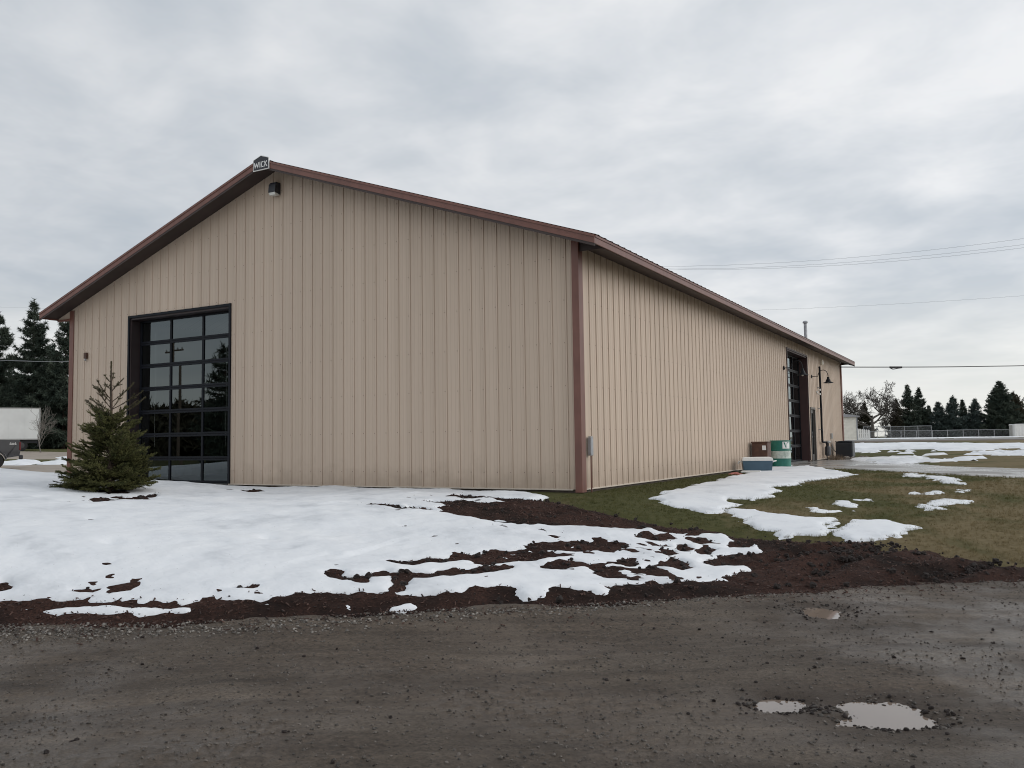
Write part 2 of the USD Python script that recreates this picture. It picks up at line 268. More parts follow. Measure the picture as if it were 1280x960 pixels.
# ------------------------------------------------------------------ terrain
TERRAIN = np.array([(-1.09,-10.11,-0.72),(-1.51,-9.88,-0.64),(-1.78,-9.72,-0.55),(-2.23,-9.47,-0.38),(-3.17,-8.94,-0.15),(-5.35,-7.69,0.06),(-8.19,-6.06,0.27),(-12.46,-3.6,0.4),(-0.11,-9.52,-0.72),(-0.42,-9.3,-0.65),(-0.7,-9.09,-0.57),(-1.21,-8.71,-0.42),(-2.13,-8.04,-0.2),(-4.22,-6.49,0),(-6.49,-4.8,0.13),(-8.82,-3.08,0.22),(0.83,-8.88,-0.72),(0.58,-8.64,-0.66),(0.42,-8.48,-0.6),(-0.14,-7.94,-0.46),(-1.21,-6.91,-0.28),(-2.23,-5.92,-0.1),(-4.87,-3.37,-0.04),(-8.12,-0.24,-0.07),(1.75,-8.16,-0.72),(1.38,-7.68,-0.6),(0.72,-6.84,-0.47),(-0.1,-5.78,-0.3),(-0.91,-4.74,-0.1),(-2.46,-2.76,-0.03),(2.69,-7.37,-0.72),(2.32,-6.72,-0.6),(1.69,-5.6,-0.48),(1.2,-4.74,-0.3),(0.55,-3.58,-0.15),(-0.05,-2.52,-0.06),(3.49,-6.68,-0.72),(3.06,-5.66,-0.62),(2.54,-4.41,-0.48),(2.06,-3.26,-0.3),(1.66,-2.28,-0.16),(4.26,-5.74,-0.72),(3.95,-4.65,-0.66),(3.58,-3.36,-0.55),(3.18,-1.95,-0.38),(2.81,-0.68,-0.25),(2.33,1,-0.1),(5.21,-4.76,-0.72),(5.01,-3.55,-0.65),(4.82,-2.33,-0.5),(4.54,-0.62,-0.33),(4.09,2.19,-0.14),(3.32,6.89,-0.06),(6.23,-3.52,-0.72),(6.18,-2.5,-0.62),(6.08,-0.37,-0.42),(5.94,2.27,-0.25),(5.79,5.08,-0.12),(5.57,9.36,-0.05),(5.29,14.55,-0.02),(8.01,-2.38,-0.72),(8.15,-0.96,-0.6),(8.44,1.92,-0.42),(8.91,6.66,-0.16),(9.48,12.6,-0.05),(10.01,18.12,0),(-2.27,-10.87,-0.72),(-2.96,-10.58,-0.5),(-3.76,-10.26,-0.2),(-6.3,-9.21,0.15),(-9.85,-7.73,0.4),(3.99,22.91,0.02),(3.34,31.52,0.12),(2.22,46.22,0.32),(0.33,71.15,0.5),(-3.16,116.9,0.6),(9.6,27.94,0.05),(10.49,41.76,0.2),(11.43,56.3,0.45),(-39.32,11.85,0),(-53.89,20.23,0.15),(-62.42,25.13,0.42),(-68.28,28.49,0.72),(-45.96,4.04,0),(-59.13,8.7,0.4),(-15.5,0,-0.03),(-15.5,8,-0.03),(-13.3,0,-0.03),(-13.3,8,-0.03),(-11.1,0,-0.03),(-11.1,8,-0.03),(-8.9,0,-0.03),(-8.9,8,-0.03),(-6.7,0,-0.03),(-6.7,8,-0.03),(-4.5,0,-0.03),(-4.5,8,-0.03),(-2.3,0,-0.03),(-2.3,8,-0.03),(-0.1,0,-0.03),(-0.1,8,-0.03),(0,3,-0.03),(-15.5,3,-0.03),(0,7,-0.03),(-15.5,7,-0.03),(0,11,-0.03),(-15.5,11,-0.03),(0,15,-0.03),(-15.5,15,-0.03),(0,19,-0.03),(-15.5,19,-0.03),(0,23,-0.03),(-15.5,23,-0.03),(0,27,-0.03),(-15.5,27,-0.03),(2.5,17,-0.03),(2.5,19,-0.03),(2.5,21,-0.03),(2.5,23,-0.03),(2.5,25,-0.03),(-20,6,0),(-24,14,0),(-22,28,0),(-30,20,0),(-8,30,0),(-12,-1.6,-0.06),(-15.5,-1.6,0),(-18.5,-1.5,0.04),(-9.5,-1,-0.07),(-30.59,-29.71,-0.72),(-28.87,-32.75,-0.72),(-26.41,-37.11,-0.72),(-23.45,-42.33,-0.72),(-44.56,-72.7,-0.6),(-61.24,-110.9,-0.6),(-87.93,-172,-0.6),(-13.2,-19.84,-0.72),(-11.47,-22.89,-0.72),(-9.01,-27.24,-0.72),(-6.06,-32.46,-0.72),(-12.67,-54.61,-0.6),(-14.85,-84.59,-0.6),(-18.35,-132.6,-0.6),(-2.76,-13.92,-0.72),(-1.04,-16.97,-0.72),(1.43,-21.32,-0.72),(4.38,-26.54,-0.72),(6.46,-43.75,-0.6),(12.98,-68.8,-0.6),(23.4,-108.9,-0.6),(2.46,-10.96,-0.72),(4.18,-14.01,-0.72),(6.65,-18.36,-0.72),(9.6,-23.58,-0.72),(16.03,-38.33,-0.6),(26.9,-60.91,-0.6),(44.28,-97.03,-0.6),(7.68,-8,-0.72),(9.4,-11.05,-0.72),(11.86,-15.4,-0.72),(14.82,-20.62,-0.72),(25.6,-32.9,-0.6),(40.81,-53.01,-0.6),(65.16,-85.19,-0.6),(12.03,-5.53,-0.72),(13.75,-8.58,-0.72),(16.21,-12.93,-0.72),(19.17,-18.15,-0.72),(33.57,-28.38,-0.6),(52.41,-46.43,-0.6),(82.55,-75.32,-0.6),(18.12,-2.08,-0.72),(19.84,-5.13,-0.72),(22.3,-9.48,-0.72),(25.26,-14.7,-0.72),(44.74,-22.05,-0.6),(68.65,-37.22,-0.6),(106.9,-61.51,-0.6),(26.81,2.85,-0.72),(28.54,-0.19,-0.72),(31,-4.54,-0.72),(33.96,-9.77,-0.72),(60.68,-13,-0.6),(91.84,-24.07,-0.6),(141.7,-41.77,-0.6),(43.34,12.23,-0.72),(45.06,9.18,-0.72),(47.53,4.83,-0.72),(50.48,-0.39,-0.72),(90.98,4.19,-0.6),(135.9,0.93,-0.6),(207.8,-4.28,-0.6),(-240.9,17.11,0.9),(-314.8,147.7,1.2),(-154,66.44,0.9),(-227.8,197,1.2),(-93.07,101,0.9),(-166.9,231.5,1.2),(-32.18,135.5,0.9),(-106.1,266.1,1.2),(37.4,175,0.9),(-36.48,305.5,1.2),(141.8,234.2,0.9),(67.9,364.7,1.2),(-133.4,-71.36,0),(-108.8,-114.9,0),(127.5,76.65,0),(152.2,33.14,0)])
OUTLINE = {
  'front': [(-2.56,-10.49),(-2.02,-10.05),(-1.84,-9.85),(-1.64,-9.69),(-1.46,-9.6),(-1.22,-9.42),(-0.83,-9.26),(-0.49,-9.06),(-0.13,-8.89),(0.03,-8.69),(0.31,-8.59),(0.48,-8.48),(0.56,-8.36),(0.63,-8.26),(0.82,-8),(1.16,-7.79),(1.47,-7.64),(1.48,-7.65),(1.66,-7.49),(1.76,-7.37),(1.92,-7.24),(1.99,-7.11),(2.11,-6.96),(2.27,-6.8),(2.3,-6.71),(2.42,-6.77),(2.6,-6.91),(2.65,-6.81),(2.73,-6.77),(2.69,-6.66),(2.72,-6.75),(2.69,-6.57),(2.81,-6.45),(2.96,-6.41),(3.01,-6.35),(3.12,-6.37),(3.23,-6.35),(3.25,-6.23),(3.13,-6.17),(3.03,-6.18),(3.17,-5.99),(3.35,-5.84),(3.46,-5.63),(3.61,-5.6),(3.69,-5.44),(3.93,-5.31),(4.06,-5.08),(4.15,-5.02),(4.06,-4.81),(4.14,-4.48),(4.21,-4.29),(4.15,-4.2),(4.01,-4.32),(3.77,-4.36),(3.64,-4.24),(3.7,-3.84),(3.84,-3.53),(4.1,-3.31),(3.98,-2.95),(3.87,-2.82),(3.66,-2.85),(3.52,-2.7),(3.38,-2.53),(3.22,-2.67),(3.13,-2.88),(2.99,-2.89),(2.82,-3),(2.66,-3.13),(2.51,-3.06),(2.4,-3.26),(2.2,-3.4),(1.91,-3.59),(1.57,-3.85),(1.34,-4.08),(1.04,-4.23),(0.76,-4.14),(0.59,-4.19),(0.88,-4.26),(0.71,-4.35),(0.53,-4.32),(0.27,-4.24),(0.05,-4.21),(-0.22,-4.17),(-0.46,-4.1),(-0.7,-4.2),(-1.01,-4.14),(-1.09,-3.94),(-0.75,-3.95),(-0.35,-4.07),(-0.27,-3.91),(-0.2,-3.68),(-0.47,-3.62),(-0.71,-3.54),(-0.98,-3.44),(-1.28,-3.39),(-1.22,-3.08),(-0.98,-2.95),(-0.49,-2.87),(-0.09,-2.69),(-0.41,-2.44),(-0.69,-2.32),(-0.41,-2.1),(-0.03,-1.94),(-0.09,-1.31),(-0.42,-1.03),(-1.03,-0.77),(-1.93,-0.55),(-2.88,-0.34)],
  'low': [(-1.51,-9.81),(-1.41,-9.71),(-1.19,-9.65),(-1.06,-9.5),(-0.83,-9.35),(-0.72,-9.25),(-0.57,-9.18),(-0.45,-9.07),(-0.33,-9.05),(-0.21,-9.01),(0.03,-8.9),(0.08,-8.97),(-0.08,-9.11),(-0.26,-9.28),(-0.53,-9.38),(-0.79,-9.46),(-0.99,-9.61),(-1.16,-9.67),(-1.37,-9.77)],
  'bit_a': [(1.62,-8.02),(1.56,-7.87),(1.65,-7.82),(1.7,-7.66),(1.83,-7.7),(1.86,-7.76),(1.77,-7.87),(1.7,-7.95)],
  'bit_b': [(1.18,-8.11),(1.29,-8.05),(1.32,-8.15)],
  'bit_c': [(0.51,-8.59),(0.52,-8.53),(0.66,-8.45),(0.66,-8.5)],
  'cooler': [(1.51,-0.22),(1.4,0.55),(1.32,2.11),(1.11,5.01),(0.89,7.66),(0.56,10.38),(0.26,12.9),(0.06,17.26),(0.06,17.28),(0.74,14.69),(1,16.28),(1.89,13.5),(3.4,9.4),(3.23,8.03),(2.96,6.32),(2.83,5.38),(3.09,4.38),(2.91,4.28),(2.66,3.47),(3.09,2.45),(2.96,2.15),(3.14,1.65),(2.98,0.75),(2.79,1.01),(2.59,1.03),(2.55,0.6),(2.79,0.18),(2.76,-0.44),(2.78,-0.82),(2.67,-0.96),(2.39,-0.78),(2.06,-0.79)],
  'mid': [(2.79,-0.45),(3.14,-0.36),(3.39,-0.47),(3.75,-0.56),(4.19,-0.63),(4.4,-0.62),(4.5,-0.48),(4.49,-0.89),(4.47,-1.19),(4.72,-0.78),(4.66,-1.32),(4.59,-1.75),(4.43,-1.94),(4.24,-2.06),(3.92,-1.83),(3.74,-1.7),(3.53,-1.45),(3.36,-1),(3.18,-0.93)],
  'rightp': [(4.74,-1.68),(4.9,-1.07),(5,-0.56),(5.3,-0.28),(5.64,-0.61),(5.5,-1.19),(5.35,-1.73),(5,-1.84)],
  'p4a': [(3.96,0.38),(4.12,0.36),(4.3,0.26),(4.61,0.34),(4.56,-0.18),(4.32,-0.03),(4.09,0.19)],
  'p4b': [(4.23,1.11),(4.46,1.39),(4.66,1.15),(4.62,0.89),(4.41,0.94)],
  'p4c': [(4.46,1.79),(4.8,2.11),(4.84,1.79),(4.61,1.57)],
  'p5a': [(4.65,9.26),(4.65,10.18),(4.83,10.41),(5.07,9.35),(5.1,8.53),(4.86,8.71)],
  'p5b': [(5.09,9.35),(5.32,9.07),(5.55,8.88),(5.87,8.21),(6.13,6.19),(5.82,6.31),(5.57,7.23),(5.33,7.84)],
  'p6a': [(5.27,3.52),(5.39,3.84),(5.43,3.63),(5.37,3.4)],
  'p6b': [(5.5,3.74),(5.64,4.1),(5.81,4.14),(5.8,3.81),(5.61,3.59)],
  'p6c': [(5.97,4.37),(6.1,4.8),(6.26,4.89),(6.23,4.52),(6.06,4.29)],
  'p7a': [(5.56,1.81),(5.65,2.18),(5.76,2.64),(5.98,2.93),(6.32,2.95),(6.24,2.48),(6.02,2.09),(5.78,1.75)],
  'p7b': [(5.57,1.45),(5.68,1.76),(5.84,1.65),(5.97,1.59),(5.81,1.26),(5.67,1.24)],
  'f1': [(1.15,24.43),(1.35,27.81),(2.16,29.48),(3.22,28.74),(3.67,24.83),(4.58,22.19),(5.21,21.04),(4.58,20.48),(4.11,20.73),(4.19,18.35),(3.93,17.71),(3.53,18.59),(2.5,20.74)],
  'f2': [(-4.67,52.16),(-3.38,57.75),(-1.53,54.54),(0.04,55.92),(1.38,56.13),(3.58,51.96),(4.62,51.39),(6.58,51.46),(8.43,49.13),(9.76,48.86),(9.15,35.6),(7.83,40.88),(6.63,39.04),(5.51,36.22),(4.37,35.73),(2.52,39.11),(1.84,37.28),(0.36,38.94),(-0.65,38.41),(-2.33,38.58)],
  'f3a': [(1.77,34.62),(2.24,35.6),(2.97,33.53),(2.9,31.61),(2.32,32.31)],
  'f3b': [(-0.15,36.1),(0.1,37.48),(1.17,34.9),(0.86,33.48)],
  'f3c': [(3.56,30.2),(4.08,30.41),(4.71,28.79),(5.27,28.23),(5.75,29.5),(6.36,23),(5.79,21.48),(5.4,21.59),(4.97,23.59),(4.31,26.64)],
  'f3d': [(5.67,32.84),(6.38,32.3),(6.8,27.81),(7.2,32.32),(7.7,32.87),(8.64,31.66),(8.46,26.87),(7.57,26.14),(6.98,26.79),(6.44,25.89),(6.03,28.83)],
  'l1': [(-49.12,14.57),(-48.13,17.17),(-52.27,20.28),(-53.46,21.67),(-50.93,21.04),(-44.16,16.75),(-41.15,14.25),(-42.61,13.97)],
  'l2': [(-41.85,15.62),(-47.34,19.46),(-48.65,20.96),(-48.93,21.83),(-47.16,21.42),(-41.04,17.32),(-40.31,15.85)],
  'l3': [(-54.66,24.82),(-56.52,26.41),(-55.56,27.02),(-51.76,24.49),(-51.77,23.57)],
  'mulch': [(-2.22,-10.89),(-1.27,-10.23),(-1.1,-10.11),(-0.48,-9.75),(0.12,-9.36),(0.71,-8.96),(1.3,-8.53),(1.86,-8.06),(2.45,-7.57),(3.06,-7.08),(3.66,-6.47),(4.27,-5.78),(4.79,-5.21),(5.35,-4.62),(5.87,-4.16),(6.4,-3.7),(7.11,-3.2),(8.16,-2.41),(8.22,-1.91),(7.14,-2.22),(6.53,-2.25),(6.11,-2.08),(5.77,-1.89),(4.96,-1.93),(4.36,-2.13),(3.71,-2.19),(2.93,-1.92),(2.43,-2.31),(1.81,-2.34),(1.18,-2.11),(0.39,-1.66),(-0.6,-1.55),(-2.09,-1.32)],
  'puddle_a': [(5.98,-8.98),(6.03,-8.74),(6.14,-8.63),(6.28,-8.61),(6.37,-8.78),(6.45,-9.11),(6.38,-9.29),(6.26,-9.31),(6.12,-9.26),(6.02,-9.18)],
  'puddle_b': [(5.43,-8.91),(5.45,-8.73),(5.58,-8.97),(5.71,-8.99),(5.84,-9.16),(5.77,-9.29),(5.65,-9.27),(5.57,-9.21)],
  'puddle_c': [(4.94,-5.72),(5.09,-5.47),(5.3,-5.32),(5.46,-5.4),(5.48,-5.75),(5.32,-5.91),(5.09,-5.88)],
}
BARE = [
  [(0.74,-6.7),(0.83,-6.54),(0.98,-6.4),(1.14,-6.28),(1.18,-6.12),(1.22,-5.94),(1.32,-5.91),(1.41,-5.69),(1.43,-5.52),(1.53,-5.49),(1.68,-5.3),(1.74,-5.37),(1.6,-5.52),(1.57,-5.88),(1.56,-6.02),(1.43,-6.13),(1.31,-6.16),(1.19,-6.35),(1.04,-6.48),(1.03,-6.67),(0.92,-6.72)],
  [(1.53,-6.2),(1.55,-5.92),(1.69,-5.75),(1.73,-5.52),(1.81,-5.36),(2.01,-5.15),(2.12,-5.22),(2.02,-5.39),(1.96,-5.64),(1.83,-5.83),(1.75,-6.02),(1.65,-6.16)],
  [(1.65,-5.12),(1.67,-4.92),(1.88,-4.64),(2.08,-4.43),(2.11,-4.55),(2.05,-4.72),(2.06,-4.95),(1.98,-5.04),(1.88,-5.04),(1.78,-5.22)],
  [(2.15,-4.87),(2.2,-4.63),(2.26,-4.32),(2.41,-4.17),(2.58,-4.2),(2.55,-4.38),(2.51,-4.53),(2.38,-4.61)],
  [(1.1,-7.14),(1.11,-6.91),(1.33,-6.89),(1.39,-6.71),(1.51,-6.62),(1.7,-6.52),(1.75,-6.18),(1.94,-6.08),(1.98,-6.18),(1.88,-6.32),(1.79,-6.55),(1.7,-6.76),(1.56,-6.9),(1.42,-7.08),(1.28,-7.14),(1.36,-7.32),(1.47,-7.53),(1.45,-7.61),(1.34,-7.41),(1.24,-7.33)],
  [(0.85,-7.2),(0.92,-7.05),(1.06,-7.09),(1.05,-7.22),(0.96,-7.31)],
  [(2.26,-5.82),(2.31,-5.56),(2.37,-5.36),(2.49,-5.39),(2.48,-5.54),(2.37,-5.72),(2.4,-5.83)],
  [(2.85,-5.68),(2.82,-5.31),(3.02,-5.53),(2.96,-5.73)],
  [(2.78,-4.88),(2.87,-4.76),(3,-5.06)],
  [(3.23,-5.24),(3.21,-4.96),(3.45,-5.15),(3.43,-5.27)],
  [(3.22,-4.86),(3.3,-4.29),(3.59,-4.63),(3.52,-4.8)],
  [(3.61,-4.14),(3.71,-3.89),(3.82,-3.63),(4.02,-3.51),(3.9,-3.92),(4.07,-4.08),(3.85,-4.36),(3.69,-4.33)],
  [(3.1,-3.79),(3.12,-3.53),(3.27,-3.62),(3.24,-3.83)],
  [(3.36,-3.6),(3.4,-3.37),(3.5,-3.46),(3.5,-3.77)],
  [(2.55,-3.64),(2.56,-3.4),(2.78,-3.17),(2.86,-3.29),(2.76,-3.55)],
  [(3.06,-4.2),(3.1,-3.89),(3.18,-4.08),(3.16,-4.25)],
  [(3.19,-3.15),(3.22,-3.01),(3.29,-3.1),(3.27,-3.2)],
  [(0.5,-7.54),(0.57,-7.43),(0.67,-7.57),(0.62,-7.59)],
  [(0.82,-7.51),(0.87,-7.41),(1.04,-7.58),(0.96,-7.58)],
  [(0.73,-7.61),(0.77,-7.52),(0.83,-7.61)],
  [(-0.58,-3.82),(-0.53,-3.62),(-0.11,-3.74),(-0.15,-3.91),(-0.35,-3.98)],
  [(-1.64,-1.84),(-1.78,-1.34),(-1.11,-2.04),(-0.83,-2.32),(-1.14,-2.22)],
  [(-1.68,-4.12),(-1.32,-4.07),(-0.97,-4.18),(-0.96,-4.24),(-1.29,-4.19)],
  [(-5.57,-6.09),(-5.7,-5.86),(-5.38,-6.01),(-5.26,-6.25)],
  [(-5.54,-5.33),(-5.72,-5.1),(-5.38,-5.3),(-5.31,-5.45)],
  [(-5.63,-5.06),(-5.88,-4.77),(-5.64,-4.91),(-5.45,-5.14)],
  [(-1.29,-9.28),(-1.17,-9.2),(-1.11,-9.18),(-1.19,-9.24)],
  [(0,-8.37),(0.08,-8.31),(0.15,-8.29),(0.07,-8.37)],
  [(-1.92,-9.64),(-1.97,-9.59),(-1.87,-9.59),(-1.88,-9.63)],
  [(2.87,-3.85),(2.96,-3.7),(3.02,-3.73),(2.96,-3.84)],
  [(2.67,-5.42),(2.7,-5.34),(2.82,-5.45),(2.78,-5.5)],
  [(3.65,-2.99),(3.86,-2.9),(3.88,-3.15),(3.67,-3.23)],
  [(-6.21,-2.4),(-6.35,-1.99),(-5.9,-2.27),(-5.81,-2.57)],
]
_rbf = RBFInterpolator(TERRAIN[:, :2], TERRAIN[:, 2], kernel='thin_plate_spline', smoothing=.15)
R2 = _r[:2] / np.linalg.norm(_r[:2]); F2 = _f[:2] / np.linalg.norm(_f[:2]); C2 = np.array(CAM_POS[:2])

def H(x, y):
    """height of the bare land"""
    x, y = np.asarray(x, float), np.asarray(y, float)
    d = np.hypot(x - C2[0], y - C2[1]); s = np.minimum(1, 260 / np.maximum(d, 1e-6))
    xx, yy = C2[0] + (x - C2[0]) * s, C2[1] + (y - C2[1]) * s
    h = _rbf(np.stack([xx.ravel(), yy.ravel()], -1)).reshape(x.shape)
    return np.clip(h, -1.2, 1.6)

def h1(x, y): return float(H(np.array([x]), np.array([y]))[0])

def frame(a, b):
    """a metres to the right and b metres ahead of where the photographer stands"""
    return C2 + np.asarray(a)[..., None] * R2 + np.asarray(b)[..., None] * F2

def fp(a, b):
    q = C2 + a * R2 + b * F2; return float(q[0]), float(q[1])

def signed(poly, x, y):
    p = shapely.points(np.ravel(x), np.ravel(y)); g = poly if poly.is_valid else poly.buffer(0)
    shapely.prepare(g)
    d = shapely.distance(p, g.boundary); return np.where(shapely.contains(g, p), d, -d).reshape(np.shape(x))

def fb(x, y, s, octaves=4, seed=0):
    return meshkit.fbm(np.stack([x * s, y * s, np.zeros_like(x) + seed * 3.7], -1), octaves, seed) - .5

mulch_poly = Polygon(OUTLINE['mulch'][1:] + [(-6, -.9), (-13, -2.6), (-19, -3.2), (-27, -6), (-31, -13), (-32, -26), (-22, -22), (-12, -16.6), (-6, -13.0)]).buffer(0)
if mulch_poly.geom_type != 'Polygon': mulch_poly = max(mulch_poly.geoms, key=lambda g: g.area)
_e0, _e1 = fp(-60, -40), fp(60, -40)
drive_poly = Polygon([(-6.0, -13.0), (-2.22, -10.8)] + [(x - .12, y + .16) for x, y in OUTLINE['mulch'][1:19]] + [(10, -2.2), (16, -.6), (40, 9), fp(90, 18), fp(90, -12), fp(-60, -12), fp(-60, 9.5), (-32, -26), (-22, -22), (-12, -16.6)]).buffer(0)
if drive_poly.geom_type != 'Polygon': drive_poly = max(drive_poly.geoms, key=lambda g: g.area)
walk_poly = Polygon([(-.35, 15.5), (-.35, 27.6), (.9, 27.3), (1.5, 24.6), (4.07, 18.6), (5.37, 15.6), (7.4, 13.7), (9.5, 12.8), (18, 11.6), (18, 7.9), (9.1, 8.8), (7.3, 9.1), (5.6, 10.2), (4.0, 12.0), (2.7, 13.6), (1.3, 14.2), (.4, 14.8)])
apron_poly = Polygon([(-15.9, -1.0), (-15.9, 30), (-30, 22), (-40, 15.5), (-52, 8), (-46, 1), (-34, -4), (-24, -3)])
SUNK = [mulch_poly, drive_poly, walk_poly, apron_poly]

RUTS = [((4.85, -4.2), (5.14, -3.14), (6.11, -1.3)), ((4.25, -3.75), (4.65, -3.2), (5.58, -1.9)), ((6.0, -3.6), (7.06, -2.2), (9.0, -1.2))]   # tyre tracks across the right end of the mulch
def rut(x, y):
    z = np.zeros_like(x)
    for k, line in enumerate(RUTS):
        m = (x > 3.5) & (y > -5.5)
        if not m.any(): continue
        d = shapely.distance(shapely.points(x[m] + .12 * fb(x[m], y[m], 1.5, 2, 21), y[m]), shapely.LineString(line))
        z[m] += .075 * np.exp(-(d / .13) ** 2) - .045 * np.exp(-((d - .27) / .10) ** 2)
    return z
def mulch_top(x, y, sd):
    t = np.clip((sd + .12) / .75, 0, 1); t = t * t * (3 - 2 * t)
    return H(x, y) + t * .095 - .065 + .055 * fb(x, y, 1.6, 3, 5) * t - rut(x, y) + .05 * fb(x, y, 3.1, 4, 51) * (1 - t) + (.11 * np.abs(fb(x, y, 5.5, 3, 6)) + .035 * fb(x, y, 16, 3, 8)) * t

def drive_top(x, y, sd):
    t = np.clip((sd + .15) / .3, 0, 1); t = t * t * (3 - 2 * t)
    # gentle lanes that run along the drive
    b = (x - C2[0]) * F2[0] + (y - C2[1]) * F2[1]; a = (x - C2[0]) * R2[0] + (y - C2[1]) * R2[1]
    z = H(x, y) + t * .07 - .055
    z += t * (.022 * np.sin(b * 3.1 + .25 * np.sin(a * .5)) + .05 * fb(x, y, .9, 3, 11) + .030 * fb(a * .30, b, 5.0, 4, 12) + .034 * np.maximum(fb(x, y, 15, 3, 13), -.05))
    for px, py, r0, dep in PUDDLE:
        d = np.hypot(x - px, (y - py) * .72) / (r0 * 1.12) + 1.25 * fb(x, y, 4.2, 4, 14)
        z -= (.055, .045, .062)[PUDDLE.index((px, py, r0, dep))] * np.exp(-(d ** 4))
    return z

def grid_mesh(X, Y, Z, keep):
    ny, nx = X.shape; idx = np.arange(nx * ny).reshape(ny, nx)
    q = np.stack([idx[:-1, :-1], idx[:-1, 1:], idx[1:, 1:], idx[1:, :-1]], -1)
    k = keep[:-1, :-1] | keep[:-1, 1:] | keep[1:, 1:] | keep[1:, :-1]
    f = q[k]; used, inv = np.unique(f, return_inverse=True)
    return np.stack([X.ravel(), Y.ravel(), Z.ravel()], -1)[used], inv.reshape(-1, 4)

def spaced(lo, hi, fine_lo, fine_hi, step, grow=1.16, big=14.0):
    mid = np.arange(fine_lo, fine_hi + step / 2, step); out = [mid]
    for sgn, start, end in ((1, mid[-1], hi), (-1, mid[0], lo)):
        v, s, acc = start, step, []
        while sgn * (end - v) > 0:
            s = min(s * grow, big); v += sgn * s; acc.append(v)
        out.append(np.array(acc))
    return np.sort(np.concatenate(out))

# the land itself: one sheet to the horizon
gx, gy = np.meshgrid(spaced(-900, 900, -34, 20, .3, 1.13, 60), spaced(-900, 1200, -17, 45, .3, 1.13, 60))
gz = H(gx, gy) + .02 * fb(gx, gy, 1.1, 3, 3) * (np.hypot(gx - C2[0], gy - C2[1]) < 80)
near = np.hypot(gx - C2[0], gy - C2[1]) < 130
for g in SUNK:
    s = np.full(gx.shape, -9.0); s[near] = signed(g, gx[near], gy[near])
    gz -= .13 * np.clip((s - .02) / .3, 0, 1)
obj('lawn', grid_mesh(gx, gy, gz, np.ones_like(gx, bool)), LAWN, smooth=True, label='short brown and green winter lawn running out to the tree line', category='lawn', kind='structure')

# mulch bed
x, y = np.meshgrid(spaced(-33, 8, -6.5, 7, .05, 1.25, .8), spaced(-27, 0, -11, -.2, .05, 1.25, .8))
sd = signed(mulch_poly, x, y) + .5 * fb(x, y, 1.7, 5, 9)
obj('mulch_bed', grid_mesh(x, y, mulch_top(x, y, sd), sd > -.14), MULCH, smooth=True, label='bed of dark bark mulch between the gravel drive and the barn', category='mulch bed', kind='structure')

# gravel drive
a, b = np.meshgrid(spaced(-60, 90, -8.5, 8.5, .05, 1.2, 4), spaced(-12, 24, 3.6, 12.2, .045, 1.2, 4))
q = frame(a, b); x, y = q[..., 0], q[..., 1]
sd = signed(drive_poly, x, y) + .55 * fb(x, y, 1.3, 5, 10)
obj('gravel_drive', grid_mesh(x, y, drive_top(x, y, sd), sd > -.17), DRIVE, smooth=True, label='wet grey gravel drive with tyre ruts across the foreground', category='driveway', kind='structure')
for k, (px, py, r0, dep) in enumerate(PUDDLE):
    x, y = np.meshgrid(np.arange(px - 2.2 * r0, px + 2.2 * r0, .02), np.arange(py - 2.6 * r0, py + 2.6 * r0, .02))
    zg = drive_top(x, y, np.ones_like(x)); inside = np.hypot(x - px, (y - py) * .72) < r0 * (1.35, 1.35, 1.7)[k]
    lvl = float(np.percentile(zg[inside], (58, 48, 20)[k])); keep = inside & (zg < lvl + .006)
    obj('puddle', grid_mesh(x, y, np.full_like(x, lvl), keep), WATER, label=('larger muddy puddle nearest the right of the gravel drive', 'small muddy puddle left of the larger puddle on the drive', 'thin film of water in a dip where drive meets mulch')[k], category='puddle', kind='structure')

# concrete
def slab(name, poly, mat_, top, label, step=.5, thick=.12):
    m = MB()
    x0, y0, x1, y1 = poly.bounds
    x, y = np.meshgrid(np.arange(x0 - step, x1 + step, step), np.arange(y0 - step, y1 + step, step))
    sd = signed(poly, x, y)
    z = H(x, y) + top - thick * np.clip(-sd / step, 0, 1)
    return obj(name, grid_mesh(x, y, z, sd > -step), mat_, smooth=True, label=label, category='pavement', kind='structure')
slab('concrete_walk', walk_poly, CONCRETE, .02, 'wet grey concrete walk from the side door out to the right', .18, .12)
slab('concrete_apron', apron_poly, DRYCON, .02, 'pale concrete apron behind the snow bank left of the barn', .6, .12)
def strip(name, a0, a1, b0, b1, mat_, top, label, tilt=0.0):
    a, b = np.meshgrid(np.linspace(a0, a1, 60), np.linspace(0, 1, 8)); b = b0 + (b1 - b0) * b + tilt * a
    q = frame(a, b); x, y = q[..., 0], q[..., 1]; z = H(x, y) + top
    z[0] -= .25; z[-1] -= .25
    return obj(name, grid_mesh(x, y, z, np.ones_like(x, bool)), mat_, smooth=True, label=label, category='road', kind='structure')
strip('far_road', -6, 130, 98, 124, FARROAD, .05, 'far grey road below the chain-link fence')
strip('dirt_verge', -6, 130, 74, 97.5, BROWNDIRT, .05, 'brown bare verge in front of the far grey road')
strip('yard_road', -90, -24, 62, 77.5, DRYCON, .06, 'pale yard road in front of the white trailer')

